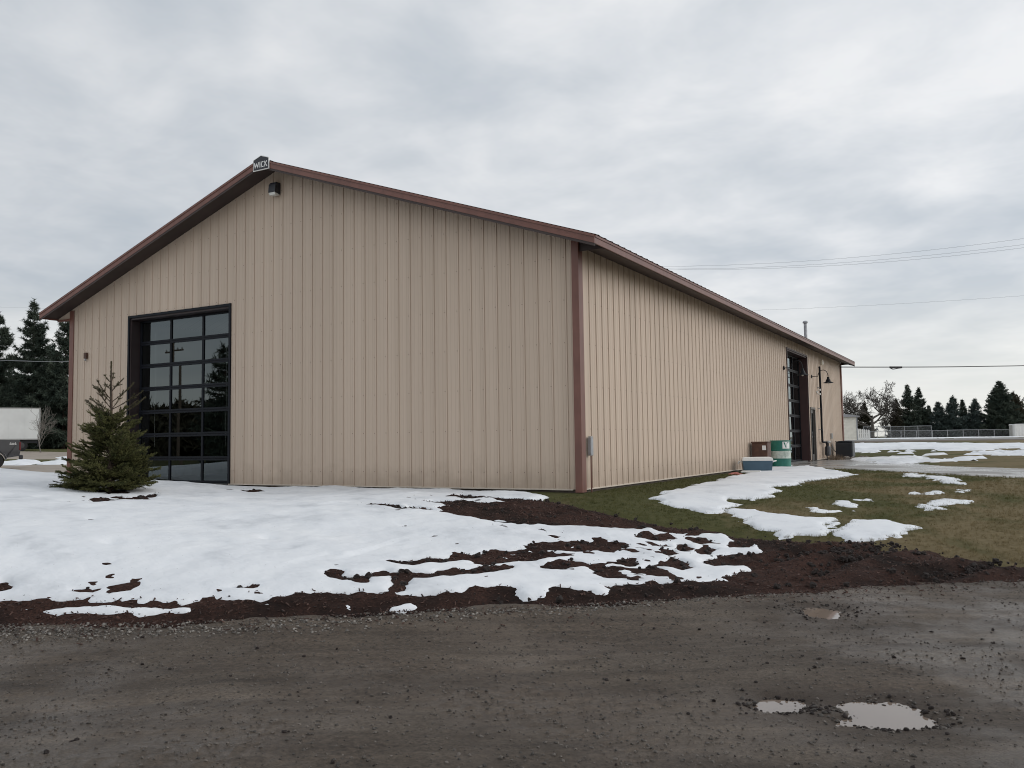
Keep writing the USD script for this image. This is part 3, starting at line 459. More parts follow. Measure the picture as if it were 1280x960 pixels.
# ------------------------------------------------------------------ snow
def snow(poly, step, top, edge, seed, holes=(), w=.10, drop=.05, region=None, bias=0.0, rows=0.0):
    x0, y0, x1, y1 = region or poly.bounds
    x, y = np.meshgrid(np.arange(x0 - .3, x1 + .3, step), np.arange(y0 - .3, y1 + .3, step))
    sd = signed(poly, x, y)
    for hpoly in holes:
        hb = hpoly.bounds; m = (x > hb[0] - .5) & (x < hb[2] + .5) & (y > hb[1] - .5) & (y < hb[3] + .5)
        if m.any(): sd[m] = np.minimum(sd[m], -signed(hpoly, x[m], y[m]))
    sd = sd - bias + edge * (fb(x, y, 2.2, 4, seed) + .9 * fb(x, y, 7.0, 4, seed + 1))
    if rows:                                                # snow left in long rows along the field
        a_, b_ = (x - C2[0]) * R2[0] + (y - C2[1]) * R2[1], (x - C2[0]) * F2[0] + (y - C2[1]) * F2[1]
        sd = np.minimum(sd, .9) + rows * np.minimum(fb(a_ * .22, b_ * .5, 1.0, 5, seed + 9) - .01, 0)
    t = np.clip((sd + w * .4) / (w * 1.4), 0, 1); t = np.sqrt(t * (2 - t))
    deep = np.clip(sd / 1.5, 0, 1)
    base = H(x, y)
    z = base - drop + t * (drop + top) + deep * (top * .6) + t * (.05 * fb(x, y, 1.1, 3, seed + 2) + .028 * fb(x, y, 4.5, 3, seed + 3)) * min(1, top / .07)
    return grid_mesh(x, y, z, sd > -w * .45)

front = Polygon(OUTLINE['front'] + [(-9.35, -.25), (-9.35, -.9), (-13, -1.3), (-16.2, -1.8), (-20, -4.2), (-26, -8), (-29, -16), (-24, -20), (-12, -15.2), (-5.5, -12.2)]).buffer(0)
if front.geom_type != 'Polygon': front = max(front.geoms, key=lambda g: g.area)
bare = [Polygon(h).buffer(0) for h in BARE]
nearbank = shapely.intersection(front, shapely.box(-7, -30, 8, 2)); farbank = None
SPRUCE = (-6.60, -5.10)
def adaptive_snow(poly, holes, seed):
    x, y = np.meshgrid(spaced(-30, 7.0, -6.8, 6.2, .042, 1.2, .7), spaced(-21, 0.6, -11.6, 0.3, .042, 1.2, .7))
    sd = signed(poly, x, y)
    for hp in holes:
        hb = hp.bounds; m = (x > hb[0] - .5) & (x < hb[2] + .5) & (y > hb[1] - .5) & (y < hb[3] + .5)
        if m.any(): sd[m] = np.minimum(sd[m], -1.0 * signed(hp, x[m], y[m]) - .06)
    sd = sd + .025 + .06 * fb(x, y, 2.6, 4, seed) + .15 * fb(x, y, 9.0, 4, seed + 1)
    # melted ring round the little spruce
    sd = np.minimum(sd, np.hypot(x - SPRUCE[0], y - SPRUCE[1]) - .22 + .12 * fb(x, y, 6, 2, 77))
    w = .09; t = np.clip((sd + w * .4) / (w * 1.4), 0, 1); t = np.sqrt(t * (2 - t)); deep = np.clip(sd / 1.6, 0, 1)
    z = H(x, y) - .03 + t * .088 + deep * .04 + t * (.08 * fb(x, y, .9, 3, seed + 2) + .045 * fb(x, y, 3.2, 4, seed + 3) + .022 * fb(x, y, 11, 3, seed + 4))
    for fx, fy in ((.75, -3.2), (.95, -2.75), (.2, -4.0), (1.35, -3.6), (-1.1, -6.8), (-.2, -5.2), (-3.4, -7.6), (-2.1, -8.3)):       # foot prints and dimples
        z -= .05 * np.exp(-(((x - fx) / .13) ** 2 + ((y - fy) / .10) ** 2))
    return grid_mesh(x, y, z, sd > -w * .45)
SNOWTAG = dict(category='snow', kind='structure')
obj('snow_bank', adaptive_snow(front, bare, 20), SNOW, smooth=True, label='large snow bank over the mulch mound in front of the barn', **SNOWTAG)
NAMES = {'low': 'long thin strip of snow along the lower edge of the mulch', 'bit_a': 'jagged lump of snow left on the black soil by the drive', 'bit_b': 'tiny scrap of snow left of the jagged lump by the drive',
         'bit_c': 'flat sliver of snow on the black soil by the drive', 'cooler': 'broad snow patch spreading across the lawn from the blue cooler', 'mid': 'snow patch on the lawn edge above the dark mulch',
         'rightp': 'rounded snow patch on the lawn edge at the right end of the mulch'}
for k, (nm, lab) in enumerate(NAMES.items()):
    g = Polygon(OUTLINE[nm]).buffer(0)
    if g.geom_type != 'Polygon': g = max(g.geoms, key=lambda q: q.area)
    big = nm in ('cooler', 'mid', 'rightp')
    obj('snow_patch', snow(g, .05 if big else .03, .045 if big else .03, .42 if big else .12, 30 + 5 * k, w=.16 if big else .07, bias=-.03 if big else (.035 if nm in ('low', 'bit_a') else -.04)), SNOW, smooth=True, label=lab, **SNOWTAG)
def stuff_snow(keys, step, top, edge, w, label, name, extra=(), bias=0.0, rows=0.0):
    m = MB()
    for k, key in enumerate(keys):
        g = Polygon(OUTLINE[key]).buffer(0)
        for gg in getattr(g, 'geoms', [g]): m.add(*snow(gg, step, top, edge, 70 + 3 * k, w=w, bias=bias, rows=rows))
    for k, g in enumerate(extra): m.add(*snow(g, step, top, edge, 130 + 3 * k, w=w, bias=bias * 2, rows=rows * 1.3))
    obj(name, m.mesh(), SNOW, smooth=True, label=label, category='snow', kind='stuff')
stuff_snow(['p4a', 'p4b', 'p4c', 'p5a', 'p5b', 'p6a', 'p6b', 'p6c', 'p7a', 'p7b'], .05, .03, .50, .14, 'small thin remnants of snow scattered over the right lawn', 'snow_remnants')
def fpoly(pts): return Polygon([fp(a, b) for a, b in pts]).buffer(0)
far_extra = [fpoly([(0, 128), (14, 127), (34, 128), (60, 127), (95, 127), (95, 133), (60, 134), (34, 132), (12, 135), (0, 134)]), fpoly([(20, 36), (34, 34), (50, 36), (50, 41), (34, 40), (24, 43)]), fpoly([(32, 47), (70, 44), (70, 58), (40, 60)])]
stuff_snow(['f1', 'f2', 'f3a', 'f3b', 'f3c', 'f3d'], .24, .09, 2.6, .5, 'streaks of old snow across the far field beyond the walk', 'far_snow', far_extra, .20, 13.0)
stuff_snow(['l1', 'l2', 'l3'], .3, .10, .9, .4, 'strips of old snow on the verge left behind the barn', 'verge_snow')

# ------------------------------------------------------------------ ground scatter
def instancer(name, protos, pts, scl, material_list, label, category, tilt=.6, up=False):
    pi = UsdGeom.PointInstancer.Define(stage, numbered('/World', name)); base = str(pi.GetPath())
    for k, (m, ma) in enumerate(zip(protos, material_list)):
        usdkit.mesh(stage, f'{base}/piece' + ('' if k == 0 else f'_{k:03d}'), m, ma); pi.GetPrototypesRel().AddTarget(f'{base}/piece' + ('' if k == 0 else f'_{k:03d}'))
    n = len(pts); yaw = RNG.uniform(0, 2 * np.pi, n); t = RNG.normal(0, tilt, n) * .5; ax = RNG.uniform(0, 2 * np.pi, n)
    c, s = np.cos(t), np.sin(t); q1 = np.stack([c, s * np.cos(ax), s * np.sin(ax), 0 * c], -1); q2 = np.stack([np.cos(yaw / 2), 0 * yaw, 0 * yaw, np.sin(yaw / 2)], -1)
    w1, x1, y1, z1 = q1.T; w2, x2, y2, z2 = q2.T
    q = np.stack([w1 * w2 - x1 * x2 - y1 * y2 - z1 * z2, w1 * x2 + x1 * w2 + y1 * z2 - z1 * y2, w1 * y2 - x1 * z2 + y1 * w2 + z1 * x2, w1 * z2 + x1 * y2 - y1 * x2 + z1 * w2], -1)
    pi.CreateProtoIndicesAttr(Vt.IntArray.FromNumpy(RNG.integers(0, len(protos), n).astype(np.int32)))
    pi.CreatePositionsAttr(Vt.Vec3fArray.FromNumpy(np.asarray(pts, np.float32)))
    pi.CreateOrientationsAttr(Vt.QuathArray([Gf.Quath(float(a), float(b), float(c_), float(d)) for a, b, c_, d in q]))
    pi.CreateScalesAttr(Vt.Vec3fArray.FromNumpy(np.repeat(np.asarray(scl, np.float32)[:, None], 3, 1)))
    return tag(pi.GetPrim(), label, category, None, 'stuff')

def lump(seed, flat=.6, rough=.35, sub=1):
    m = trimesh.creation.icosphere(sub, 1.0); v = np.array(m.vertices); v *= 1 + rough * (meshkit.noise(v * 1.7 + seed * 9, seed) - .5)[:, None] * 2
    return v * [1, .8, flat], np.array(m.faces)
def chip(seed):
    g = np.random.default_rng(seed); L, W, T = 1, .28 + .2 * g.random(), .14
    m = MB(); m.hull([(sx * L * g.uniform(.7, 1), sy * W * g.uniform(.5, 1), sz * T) for sx in (-1, 1) for sy in (-1, 1) for sz in (-1, 1)]); return m.mesh()

# gravel on the drive
n = 46000; a = RNG.uniform(-7.2, 7.2, n); b = 3.7 + 7.2 * RNG.random(n) ** 1.25; q = frame(a, b); sd = signed(drive_poly, q[:, 0], q[:, 1]); keep = (sd > .03) & (fb(q[:, 0], q[:, 1], 1.1, 3, 40) + .5 * RNG.random(n) > .10)
q, sd = q[keep], sd[keep]; z = drive_top(q[:, 0], q[:, 1], sd); s = .003 + .010 * RNG.random(len(q)) ** 3.2
instancer('drive_gravel', [lump(1), lump(2), lump(3, .8)], np.column_stack([q, z + s * .1]), s, [STONE, STONE, STONE], 'loose small stones lying over the gravel drive', 'gravel')
# pale gravel along the edge of the drive
ed = np.array(OUTLINE['mulch'][1:13]); pts = []
for p0, p1 in zip(ed[:-1], ed[1:]):
    k = int(np.linalg.norm(p1 - p0) * 520 * max(.15, 1 - (p0[0] + 1) / 6)); t = RNG.random((k, 1)); nrm = np.array([p1[1] - p0[1], -(p1[0] - p0[0])]); nrm /= np.linalg.norm(nrm); pts.append(p0 + t * (p1 - p0) + nrm * (RNG.normal(.07, .10, (k, 1))))
q = np.vstack(pts); sd = signed(drive_poly, q[:, 0], q[:, 1]); s = .004 + .012 * RNG.random(len(q)) ** 2.4
z = np.maximum(drive_top(q[:, 0], q[:, 1], sd), H(q[:, 0], q[:, 1]) - .02)
instancer('edge_gravel', [lump(4), lump(5), lump(6, .8)], np.column_stack([q, z + s * .25]), s, [PALESTONE, PALESTONE, STONE], 'pale crushed stones along the line where drive meets mulch', 'gravel')
# mud crumbs on the drive
n = 1500; a = RNG.uniform(-7.2, 7.2, n); b = 3.7 + 6.6 * RNG.random(n); q = frame(a, b); sd = signed(drive_poly, q[:, 0], q[:, 1]); keep = (sd > .05) & (fb(a * .3, b, 1.4, 3, 44) + .35 * RNG.random(n) > .17); q = q[keep]; s = .005 + .014 * RNG.random(len(q)) ** 2.5
instancer('mud_crumbs', [lump(14, .6, .6), lump(15, .5, .7)], np.column_stack([q, drive_top(q[:, 0], q[:, 1], np.ones(len(q))) + s * .2]), s, [SOIL, SOIL], 'dark crumbs of mud along the tyre lines of the drive', 'mud')
# dark stones round the puddles
pts = []
for px, py, r0, dep in PUDDLE:
    k = int(260 * dep / .3); t = RNG.uniform(0, 2 * np.pi, k); rr = r0 * RNG.normal(1.25, .35, k); pts.append(np.stack([px + rr * np.cos(t), py + rr * np.sin(t)], 1))
q = np.vstack(pts); s = .006 + .012 * RNG.random(len(q)) ** 2
instancer('puddle_stones', [lump(7), lump(8)], np.column_stack([q, drive_top(q[:, 0], q[:, 1], np.ones(len(q))) + s * .3]), s, [STONE, SOIL], 'dark wet stones round the puddles', 'gravel')
# bark chips
n = 42000; x = RNG.uniform(-6, 7.2, n); y = RNG.uniform(-10.6, -1.0, n); sd = signed(mulch_poly, x, y) + .5 * fb(x, y, 1.7, 5, 9); sn = signed(front, x, y)
for hp in bare: sn = np.minimum(sn, -signed(hp, x, y))
keep = ((sd > .0) | (RNG.random(n) < .8 * np.exp(np.minimum(sd, 0) / .16))) & (sd > -.7) & (sn < .02); x, y, sd = x[keep], y[keep], sd[keep]; s = .007 + .022 * RNG.random(len(x)) ** 2.2
instancer('bark_chips', [chip(1), chip(2), chip(3)], np.column_stack([x, y, np.maximum(mulch_top(x, y, sd), np.where(signed(drive_poly, x, y) > -.1, drive_top(x, y, signed(drive_poly, x, y)), -9)) + .006]), s, [CHIP] * 3, 'loose bark chips over the dark mulch', 'mulch', .9)
# bits of bark, twig and soil blown over the snow
n = 2600; x = RNG.uniform(-9, 5.4, n); y = RNG.uniform(-9.8, -1.0, n); sn = signed(front, x, y)
for hp in bare: sn = np.minimum(sn, -signed(hp, x, y))
keep = (sn > .0) & (RNG.random(n) < .10 + .9 * np.exp(-np.maximum(sn, 0) / .22) + .5 * np.exp(-np.hypot(x - SPRUCE[0], y - SPRUCE[1]) / .9)); x, y = x[keep], y[keep]; s = .005 + .014 * RNG.random(len(x)) ** 2.5
instancer('snow_debris', [chip(5), chip(6), lump(12)], np.column_stack([x, y, H(x, y) + .055]), s, [SOIL, CHIP, SOIL], 'small dark bits of bark and soil on the snow bank', 'debris', .9)
# clods of black soil
pts = []
for hp in bare + [front]:
    L = hp.exterior.length; k = int(min(L, 60) * 7); tt = RNG.random(k) * min(L, 45)
    for t in tt:
        p = hp.exterior.interpolate(t); pts.append((p.x + RNG.normal(0, .05), p.y + RNG.normal(0, .05)))
for k in range(700):
    p = (RNG.uniform(-1, 7.5), RNG.uniform(-7.5, -1.2))
    if not front.buffer(.05).contains(shapely.Point(p)): pts.append(p)
for line in RUTS:
    for k in range(130): p = shapely.LineString(line).interpolate(RNG.random(), True); pts.append((p.x + RNG.normal(0, .16), p.y + RNG.normal(0, .1)))
q = np.array(pts); sd = signed(mulch_poly, q[:, 0], q[:, 1]); q = q[(sd > .1) & (q[:, 0] > -6.5)]; s = .010 + .032 * RNG.random(len(q)) ** 2.6
instancer('soil_clods', [lump(9, .7, .6, 2), lump(10, .8, .6, 2)], np.column_stack([q, np.maximum(mulch_top(q[:, 0], q[:, 1], signed(mulch_poly, q[:, 0], q[:, 1])), H(q[:, 0], q[:, 1]) + .02 * (signed(front, q[:, 0], q[:, 1]) < .05)) + s * .2]), s, [SOIL, SOIL], 'dark clods of soil along the ragged snow edges', 'soil')
# grass
def tuft(seed):
    g = np.random.default_rng(seed); m = MB()
    for k in range(11):
        a, l, r0 = g.uniform(0, 2 * np.pi), g.uniform(.5, 1.1), g.uniform(0, .9); d = np.array([math.cos(a), math.sin(a)]); base = d * r0; w = np.array([-d[1], d[0]]) * .06; lean = g.uniform(.2, 1.0)
        m.add([(*(base - w), -.1), (*(base + w), -.1), (*(base + d * lean * l), l)], [(0, 1, 2)])
    return m.mesh()
n = 52000; a = RNG.uniform(-3.5, 13, n); b = 8.5 + 24 * RNG.random(n) ** 1.5; q = frame(a, b); x, y = q[:, 0], q[:, 1]
keep = (x > .06) & (y > -3.6)
for g in (mulch_poly, drive_poly, walk_poly): keep &= signed(g, x, y) + .3 * fb(x, y, 1.5, 3, 9) < .05
for nm in ('cooler', 'mid', 'rightp'): keep &= signed(Polygon(OUTLINE[nm]).buffer(0), x, y) < .10
x, y = x[keep], y[keep]; s = .022 + .022 * RNG.random(len(x))
instancer('grass_blades', [tuft(k) for k in range(4)], np.column_stack([x, y, H(x, y) + .005]), s, [BLADE] * 4, 'short grass blades standing over the lawn right of the barn', 'grass', .2)

# ------------------------------------------------------------------ barn
W, L = 15.5, 30.5
RIDGE_X = -W / 2; SLOPE = .343; EAVE_X = .613; GO = .508       # gable overhang
Z_EDGE = 4.686                                                   # top of the eave fascia
def roof_z(x): return Z_EDGE + (min(EAVE_X - x, x + W + EAVE_X)) * SLOPE
SOFF_Z = 4.515                                                    # outer edge of the eave soffit, which rises to the wall top
WALL_TOP = 4.655
barn = thing('metal_barn', 'long tan ribbed steel barn with brown trim and a low gable roof', 'barn')
PITCH = .3048
def rib_profile(ribs, x0, x1, rh=.017, gd=.007):
    """(position, depth outwards) of the sheet between x0 and x1"""
    pts = [(x0, 0.0), (x1, 0.0)]
    for c in ribs:
        if c - .032 > x0 and c + .032 < x1:
            pts += [(c - .030, 0), (c - .021, -gd), (c - .016, rh), (c + .010, rh), (c + .016, -gd), (c + .028, 0)]
        for mm in (.10, .2):
            if x0 < c + mm - .02 and c + mm + .02 < x1: pts += [(c + mm - .014, 0), (c + mm - .008, .0035), (c + mm + .008, .0035), (c + mm + .014, 0)]
    return sorted(set(pts))
def wall_panel(ribs, s0, s1, bottom, top, place, openings=(), breaks=(), rh=.012, gd=.005):
    """a ribbed sheet from s0 to s1; openings (s_lo, s_hi, z_lo, z_hi) are cut out"""
    m = MB(); cuts = sorted({s0, s1, *[c for o in openings for c in o[:2] if s0 < c < s1], *[c for c in breaks if s0 < c < s1]})
    for c0, c1 in zip(cuts[:-1], cuts[1:]):
        pr = rib_profile(ribs, c0, c1, rh, gd); mid = (c0 + c1) / 2; spans = [(bottom, None)]
        for o in openings:
            if o[0] < mid < o[1]: spans = ([(bottom, o[2])] if o[2] > bottom + .05 else []) + [(o[3], None)]
        for lo, hi in spans:
            v, f = [], []
            for s, d in pr:
                v += [place(s, d, lo), place(s, d, hi if hi is not None else top(s))]
            for k in range(len(pr) - 1): f.append((2 * k, 2 * k + 2, 2 * k + 3, 2 * k + 1))
            m.add(v, f)
    return m.mesh() if m.n else None
DOOR_A = (-12.97, -9.28, -.1, 4.33)                                 # gable door opening
DOOR_B = (18.2, 22.0, -.1, 4.27)                                    # side door opening
DOOR_C = (22.42, 23.34, -.1, 2.17)                                  # walk door
gable_top = lambda x: roof_z(x) - .06
side_top = lambda s: WALL_TOP + .02
ribs_g = [-.2424 - k * PITCH for k in range(60)]
ribs_s = [.5395 + k * PITCH for k in range(109)]
edges = [-W + .001] + [-(.2424 + .15 + PITCH * 3 * k) for k in range(16, -1, -1)] + [-.001]
edges = sorted(set(round(e, 4) for e in edges if -W <= e <= 0))
for s0, s1 in zip(edges[:-1], edges[1:]):
    m = wall_panel(ribs_g, s0, s1, .035, gable_top, lambda s, d, z: (s, -d, z), [DOOR_A], [RIDGE_X])
    if m: obj('siding_panel', m, TAN, barn)
edges = [.001] + [.2347 + .15 + PITCH * 3 * k for k in range(34)] + [L - .001]
edges = sorted(e for e in edges if e <= L)
for s0, s1 in zip(edges[:-1], edges[1:]):
    m = wall_panel(ribs_s, s0, s1, .035, side_top, lambda s, d, z: (d, s, z), [DOOR_B, DOOR_C], (), .014, .006)
    if m: obj('siding_panel', m, TAN, barn)
# back and far walls
for k in range(11):
    s0, s1 = L * k / 11 + .001, L * (k + 1) / 11 - .001
    obj('siding_panel', wall_panel([s0 + .15 + PITCH * j for j in range(9)], s0, s1, .035, side_top, lambda s, d, z: (-W - d, L - s, z)), TAN, barn)
for k in range(6):
    s0, s1 = -W + W * k / 6 + .001, -W + W * (k + 1) / 6 - .001
    obj('siding_panel', wall_panel([s0 + .15 + PITCH * j for j in range(8)], s0, s1, .035, gable_top, lambda s, d, z: (s, L + d, z), (), [RIDGE_X]), TAN, barn)
# the closed ends of the eaves: small tan triangles beyond the corners
for sx in (0, 1):
    for yy, th in ((-.004, .02), (L - .016, .02)):
        x0, x1 = (0.012, EAVE_X - .06) if sx else (-W - EAVE_X + .06, -W - .012)
        inner, outer = (x0, x1) if sx else (x1, x0)
        m = MB(); m.prism([(inner, SOFF_Z + .015), (outer, SOFF_Z + .015), (outer, roof_z(outer) - .05), (inner, roof_z(inner) - .05)] if sx else [(outer, SOFF_Z + .015), (inner, SOFF_Z + .015), (inner, roof_z(inner) - .05), (outer, roof_z(outer) - .05)], 'y', yy, yy + th)
        obj('eave_end', m.mesh(), TAN if not sx else SOFFIT, barn)
        if sx: continue
        m = MB(); m.box(min(x0, x1) - .01, max(x0, x1) + .04, yy - .035, yy + .002, SOFF_Z - .045, SOFF_Z + .012); obj('eave_end_trim', m.mesh(), TRIM, barn)
# base plank and drip edge
m = MB(); 
for x0, x1 in ((-W + .01, DOOR_A[0] - .02), (DOOR_A[1] + .02, -.01)): m.box(x0, x1, .012, .06, -.5, .045)
m.box(-.06, -.012, .065, DOOR_B[0] - .02, -.5, .045); m.box(-.06, -.012, DOOR_C[1] + .05, L - .01, -.5, .045); m.box(-.06, -.012, DOOR_B[1] + .02, DOOR_C[0] - .05, -.5, .045)
m.box(-W + .02, -.02, L - .06, L - .012, -.5, .045); m.box(-W + .012, -W + .06, .065, L - .065, -.5, .045)
obj('base_plank', m.mesh(), DARKWOOD, barn)
m = MB()
for x0, x1 in ((-W + .15, DOOR_A[0] - .02), (DOOR_A[1] + .02, -.15)): m.hull([(x, yy, zz) for x in (x0, x1) for yy, zz in ((.01, .05), (-.034, .028), (-.034, .020), (.01, .020))])
for y0, y1 in ((.15, DOOR_B[0] - .02), (DOOR_C[1] + .05, L - .15)): m.hull([(xx, y, zz) for y in (y0, y1) for xx, zz in ((-.01, .05), (.034, .028), (.034, .020), (-.01, .020))])
obj('drip_edge', m.mesh(), mat('drip_edge_paint', (.50, .44, .37), rough=.5), barn)
# corner posts
def corner(cx, cy, sx, sy, z1, wg=.085, ws=.14, t=.06):
    m = MB()
    m.box(min(cx + sx * t, cx - sx * wg), max(cx + sx * t, cx - sx * wg), min(cy, cy + sy * t), max(cy, cy + sy * t), -.02, z1, .004)
    m.box(min(cx, cx + sx * (t - .002)), max(cx, cx + sx * (t - .002)), min(cy + sy * (t - .003), cy - sy * ws), max(cy + sy * (t - .003), cy - sy * ws), -.018, min(z1, WALL_TOP) - .002, .004)
    obj('corner_trim', m.mesh(), TRIM, barn)
corner(0, 0, 1, -1, 4.745); corner(-W, 0, -1, -1, 4.745, .155, .14, .026); corner(0, L, 1, 1, SOFF_Z + .1); corner(-W, L, -1, 1, SOFF_Z + .1)
# roof sheets, each slope its own ribbed panels
Y0, Y1 = -GO - .03, L + GO + .03
npan = 34
for side in (1, -1):
    for k in range(npan):
        y0, y1 = Y0 + (Y1 - Y0) * k / npan, Y0 + (Y1 - Y0) * (k + 1) / npan
        pr = [(y0, 0)] + [p for j in range(3) for c in [y0 + (y1 - y0) * (j + .5) / 3] for p in ((c - .03, 0), (c - .015, .012), (c + .015, .012), (c + .03, 0))] + [(y1, 0)]
        xe = EAVE_X + .03 if side == 1 else -W - EAVE_X - .03
        v, f = [], []
        for yy, d in pr:
            v += [(RIDGE_X, yy, roof_z(RIDGE_X) + d + .004), (xe, yy, roof_z(xe) + d + .004)]
        for j in range(len(pr) - 1): f.append((2 * j, 2 * j + 1, 2 * j + 3, 2 * j + 2) if side == 1 else (2 * j, 2 * j + 2, 2 * j + 3, 2 * j + 1))
        obj('roof_panel', (np.array(v), np.array(f)), ROOF, barn)
m = MB(); m.hull([(RIDGE_X + dx, y, roof_z(RIDGE_X) + dz) for y in (Y0 - .01, Y1 + .01) for dx, dz in ((-.2, -.035), (0, .05), (.2, -.035), (0, .02))]); obj('ridge_cap', m.mesh(), ROOF, barn)
# fascias: rake boards on both gables, eave boards on both sides
FH = .168
for yy, s in ((-GO, -1), (L + GO, 1)):
    for side in (1, -1):
        xe = EAVE_X if side == 1 else -W - EAVE_X
        m = MB(); y0, y1 = sorted((yy, yy + s * .025))
        xs = [RIDGE_X + side * .001, xe]
        m.hull([(x, y, roof_z(x) + dz) for x in xs for y in (y0, y1) for dz in (-.006, -FH)])
        y0, y1 = sorted((yy + s * .027, yy + s * .040))
        m.hull([(x, y, roof_z(x) + dz) for x in xs for y in (y0, y1) for dz in (-.012, -.055)])
        obj('rake_fascia', m.mesh(), TRIM, barn)
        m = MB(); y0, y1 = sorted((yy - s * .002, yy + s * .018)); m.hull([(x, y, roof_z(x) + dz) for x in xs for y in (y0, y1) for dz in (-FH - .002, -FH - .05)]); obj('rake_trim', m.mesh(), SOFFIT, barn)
for xe, s in ((EAVE_X, 1), (-W - EAVE_X, -1)):
    x0, x1 = sorted((xe, xe - s * .025)); m = MB(); m.box(x0, x1, -GO + .002, L + GO - .002, Z_EDGE - FH, Z_EDGE - .008, .003)
    x0, x1 = sorted((xe + s * .002, xe + s * .014)); m.box(x0, x1, -GO, L + GO, Z_EDGE - .055, Z_EDGE - .012)
    obj('eave_fascia', m.mesh(), TRIM, barn)
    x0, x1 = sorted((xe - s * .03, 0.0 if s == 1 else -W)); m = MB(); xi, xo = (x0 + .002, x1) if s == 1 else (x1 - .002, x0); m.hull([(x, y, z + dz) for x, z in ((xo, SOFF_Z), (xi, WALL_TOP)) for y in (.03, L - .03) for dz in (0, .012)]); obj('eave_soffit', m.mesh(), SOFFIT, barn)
for y0, y1 in ((-GO + .027, -.002), (L + .002, L + GO - .027)):
    for side in (1, -1):
        xe = EAVE_X - .03 if side == 1 else -W - EAVE_X + .03; m = MB()
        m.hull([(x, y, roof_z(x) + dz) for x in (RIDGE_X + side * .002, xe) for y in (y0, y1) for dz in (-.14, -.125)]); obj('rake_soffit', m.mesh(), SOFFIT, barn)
# interior floor and ceiling keep the inside dark
m = MB(); m.box(-W + .07, -.07, .07, L - .07, -.3, .03); obj('floor', m.mesh(), INSIDE, barn)
# screw heads
sc = MB()
for x in ribs_g:
    if x < -W + .2: continue
    for z in np.arange(.35, gable_top(x) - .1, .82):
        if DOOR_A[0] - .05 < x < DOOR_A[1] + .05 and z < DOOR_A[3] + .05: continue
        sc.box(x - .045, x - .033, -.006, .0, z - .006, z + .006)
for yv in ribs_s:
    if yv > 14: break
    for z in np.arange(.35, 4.4, .82): sc.box(0, .006, yv - .045, yv - .033, z - .006, z + .006)
obj('screw_heads', sc.mesh(), SCREW, barn, kind='stuff')

# overhead doors
def overhead_door(to, s0, s1, z0, z1, depth, trim_mat, lining):
    """to(s, d, z): s along the wall, d inwards"""
    def bx(m, a0, a1, d0, d1, c0, c1):
        p = [to(a, d, c) for a in (a0, a1) for d in (d0, d1) for c in (c0, c1)]; return m.hull(p)
    m = MB(); t = .03
    bx(m, s0 + .004, s0 + .012 + t, .002, depth + .02, z0, z1 - .01); bx(m, s1 - .012 - t, s1 - .004, .002, depth + .02, z0, z1 - .01); bx(m, s0 + .046, s1 - .046, .004, depth + .02, z1 - .05, z1 - .004)
    dr = obj('overhead_door', m.mesh(), lining, barn)
    m = MB(); bx(m, s0 - .06, s0 + .003, -.034, .03, z0 + .1, z1 + .06); bx(m, s1 - .003, s1 + .06, -.034, .03, z0 + .1, z1 + .06); bx(m, s0 + .0035, s1 - .0035, -.033, .028, z1 - .003, z1 + .058); obj('door_trim', m.mesh(), trim_mat, dr)
    a0, a1, n_r, n_c = s0 + .045, s1 - .045, 7, 3
    zz0, zz1 = .04, z1 - .055; hr = (zz1 - zz0) / n_r; st, ra = .065, .052
    cols = np.linspace(a0, a1, n_c + 1)
    for k, c in enumerate(cols):
        lo, hi = (c, c + st) if k == 0 else ((c - st, c) if k == n_c else (c - st / 2, c + st / 2))
        m = MB(); bx(m, lo, hi, depth + .004, depth + .05, zz0 + .001, zz1 - .001); obj('stile', m.mesh(), BLACK, dr)
    for r_ in range(n_r):
        b0, b1 = zz0 + r_ * hr, zz0 + (r_ + 1) * hr
        for lo, hi in ((b0 + .004, b0 + ra), (b1 - ra, b1 - .004)):
            m = MB(); bx(m, a0 + .002, a1 - .002, depth, depth + .046, lo, hi); obj('rail', m.mesh(), BLACK, dr)
        for c in range(n_c):
            lo, hi = cols[c] + (st if c == 0 else st / 2) - .003, cols[c + 1] - (st if c == n_c - 1 else st / 2) + .003
            tl = RNG.normal(0, .0022, 2)
            p = [to(a, depth + .026 + tl[0] * (a - lo) + tl[1] * (z - b0), z) for a, z in ((lo, b0 + ra - .003), (hi, b0 + ra - .003), (hi, b1 - ra + .003), (lo, b1 - ra + .003))]
            obj('pane', (np.array(p), np.array([(0, 1, 2, 3)])), PANE, dr)
    return dr
overhead_door(lambda s, d, z: (s, d, z), DOOR_A[0], DOOR_A[1], -.05, DOOR_A[3], .27, BLACK, mat('brown_black_jamb', (.026, .016, .016), rough=.5))
overhead_door(lambda s, d, z: (-d, s, z), DOOR_B[0], DOOR_B[1], -.05, DOOR_B[3], .30, mat('dark_door_trim', (.05, .028, .025), rough=.45), mat('red_brown_jamb', (.040, .016, .015), rough=.5))
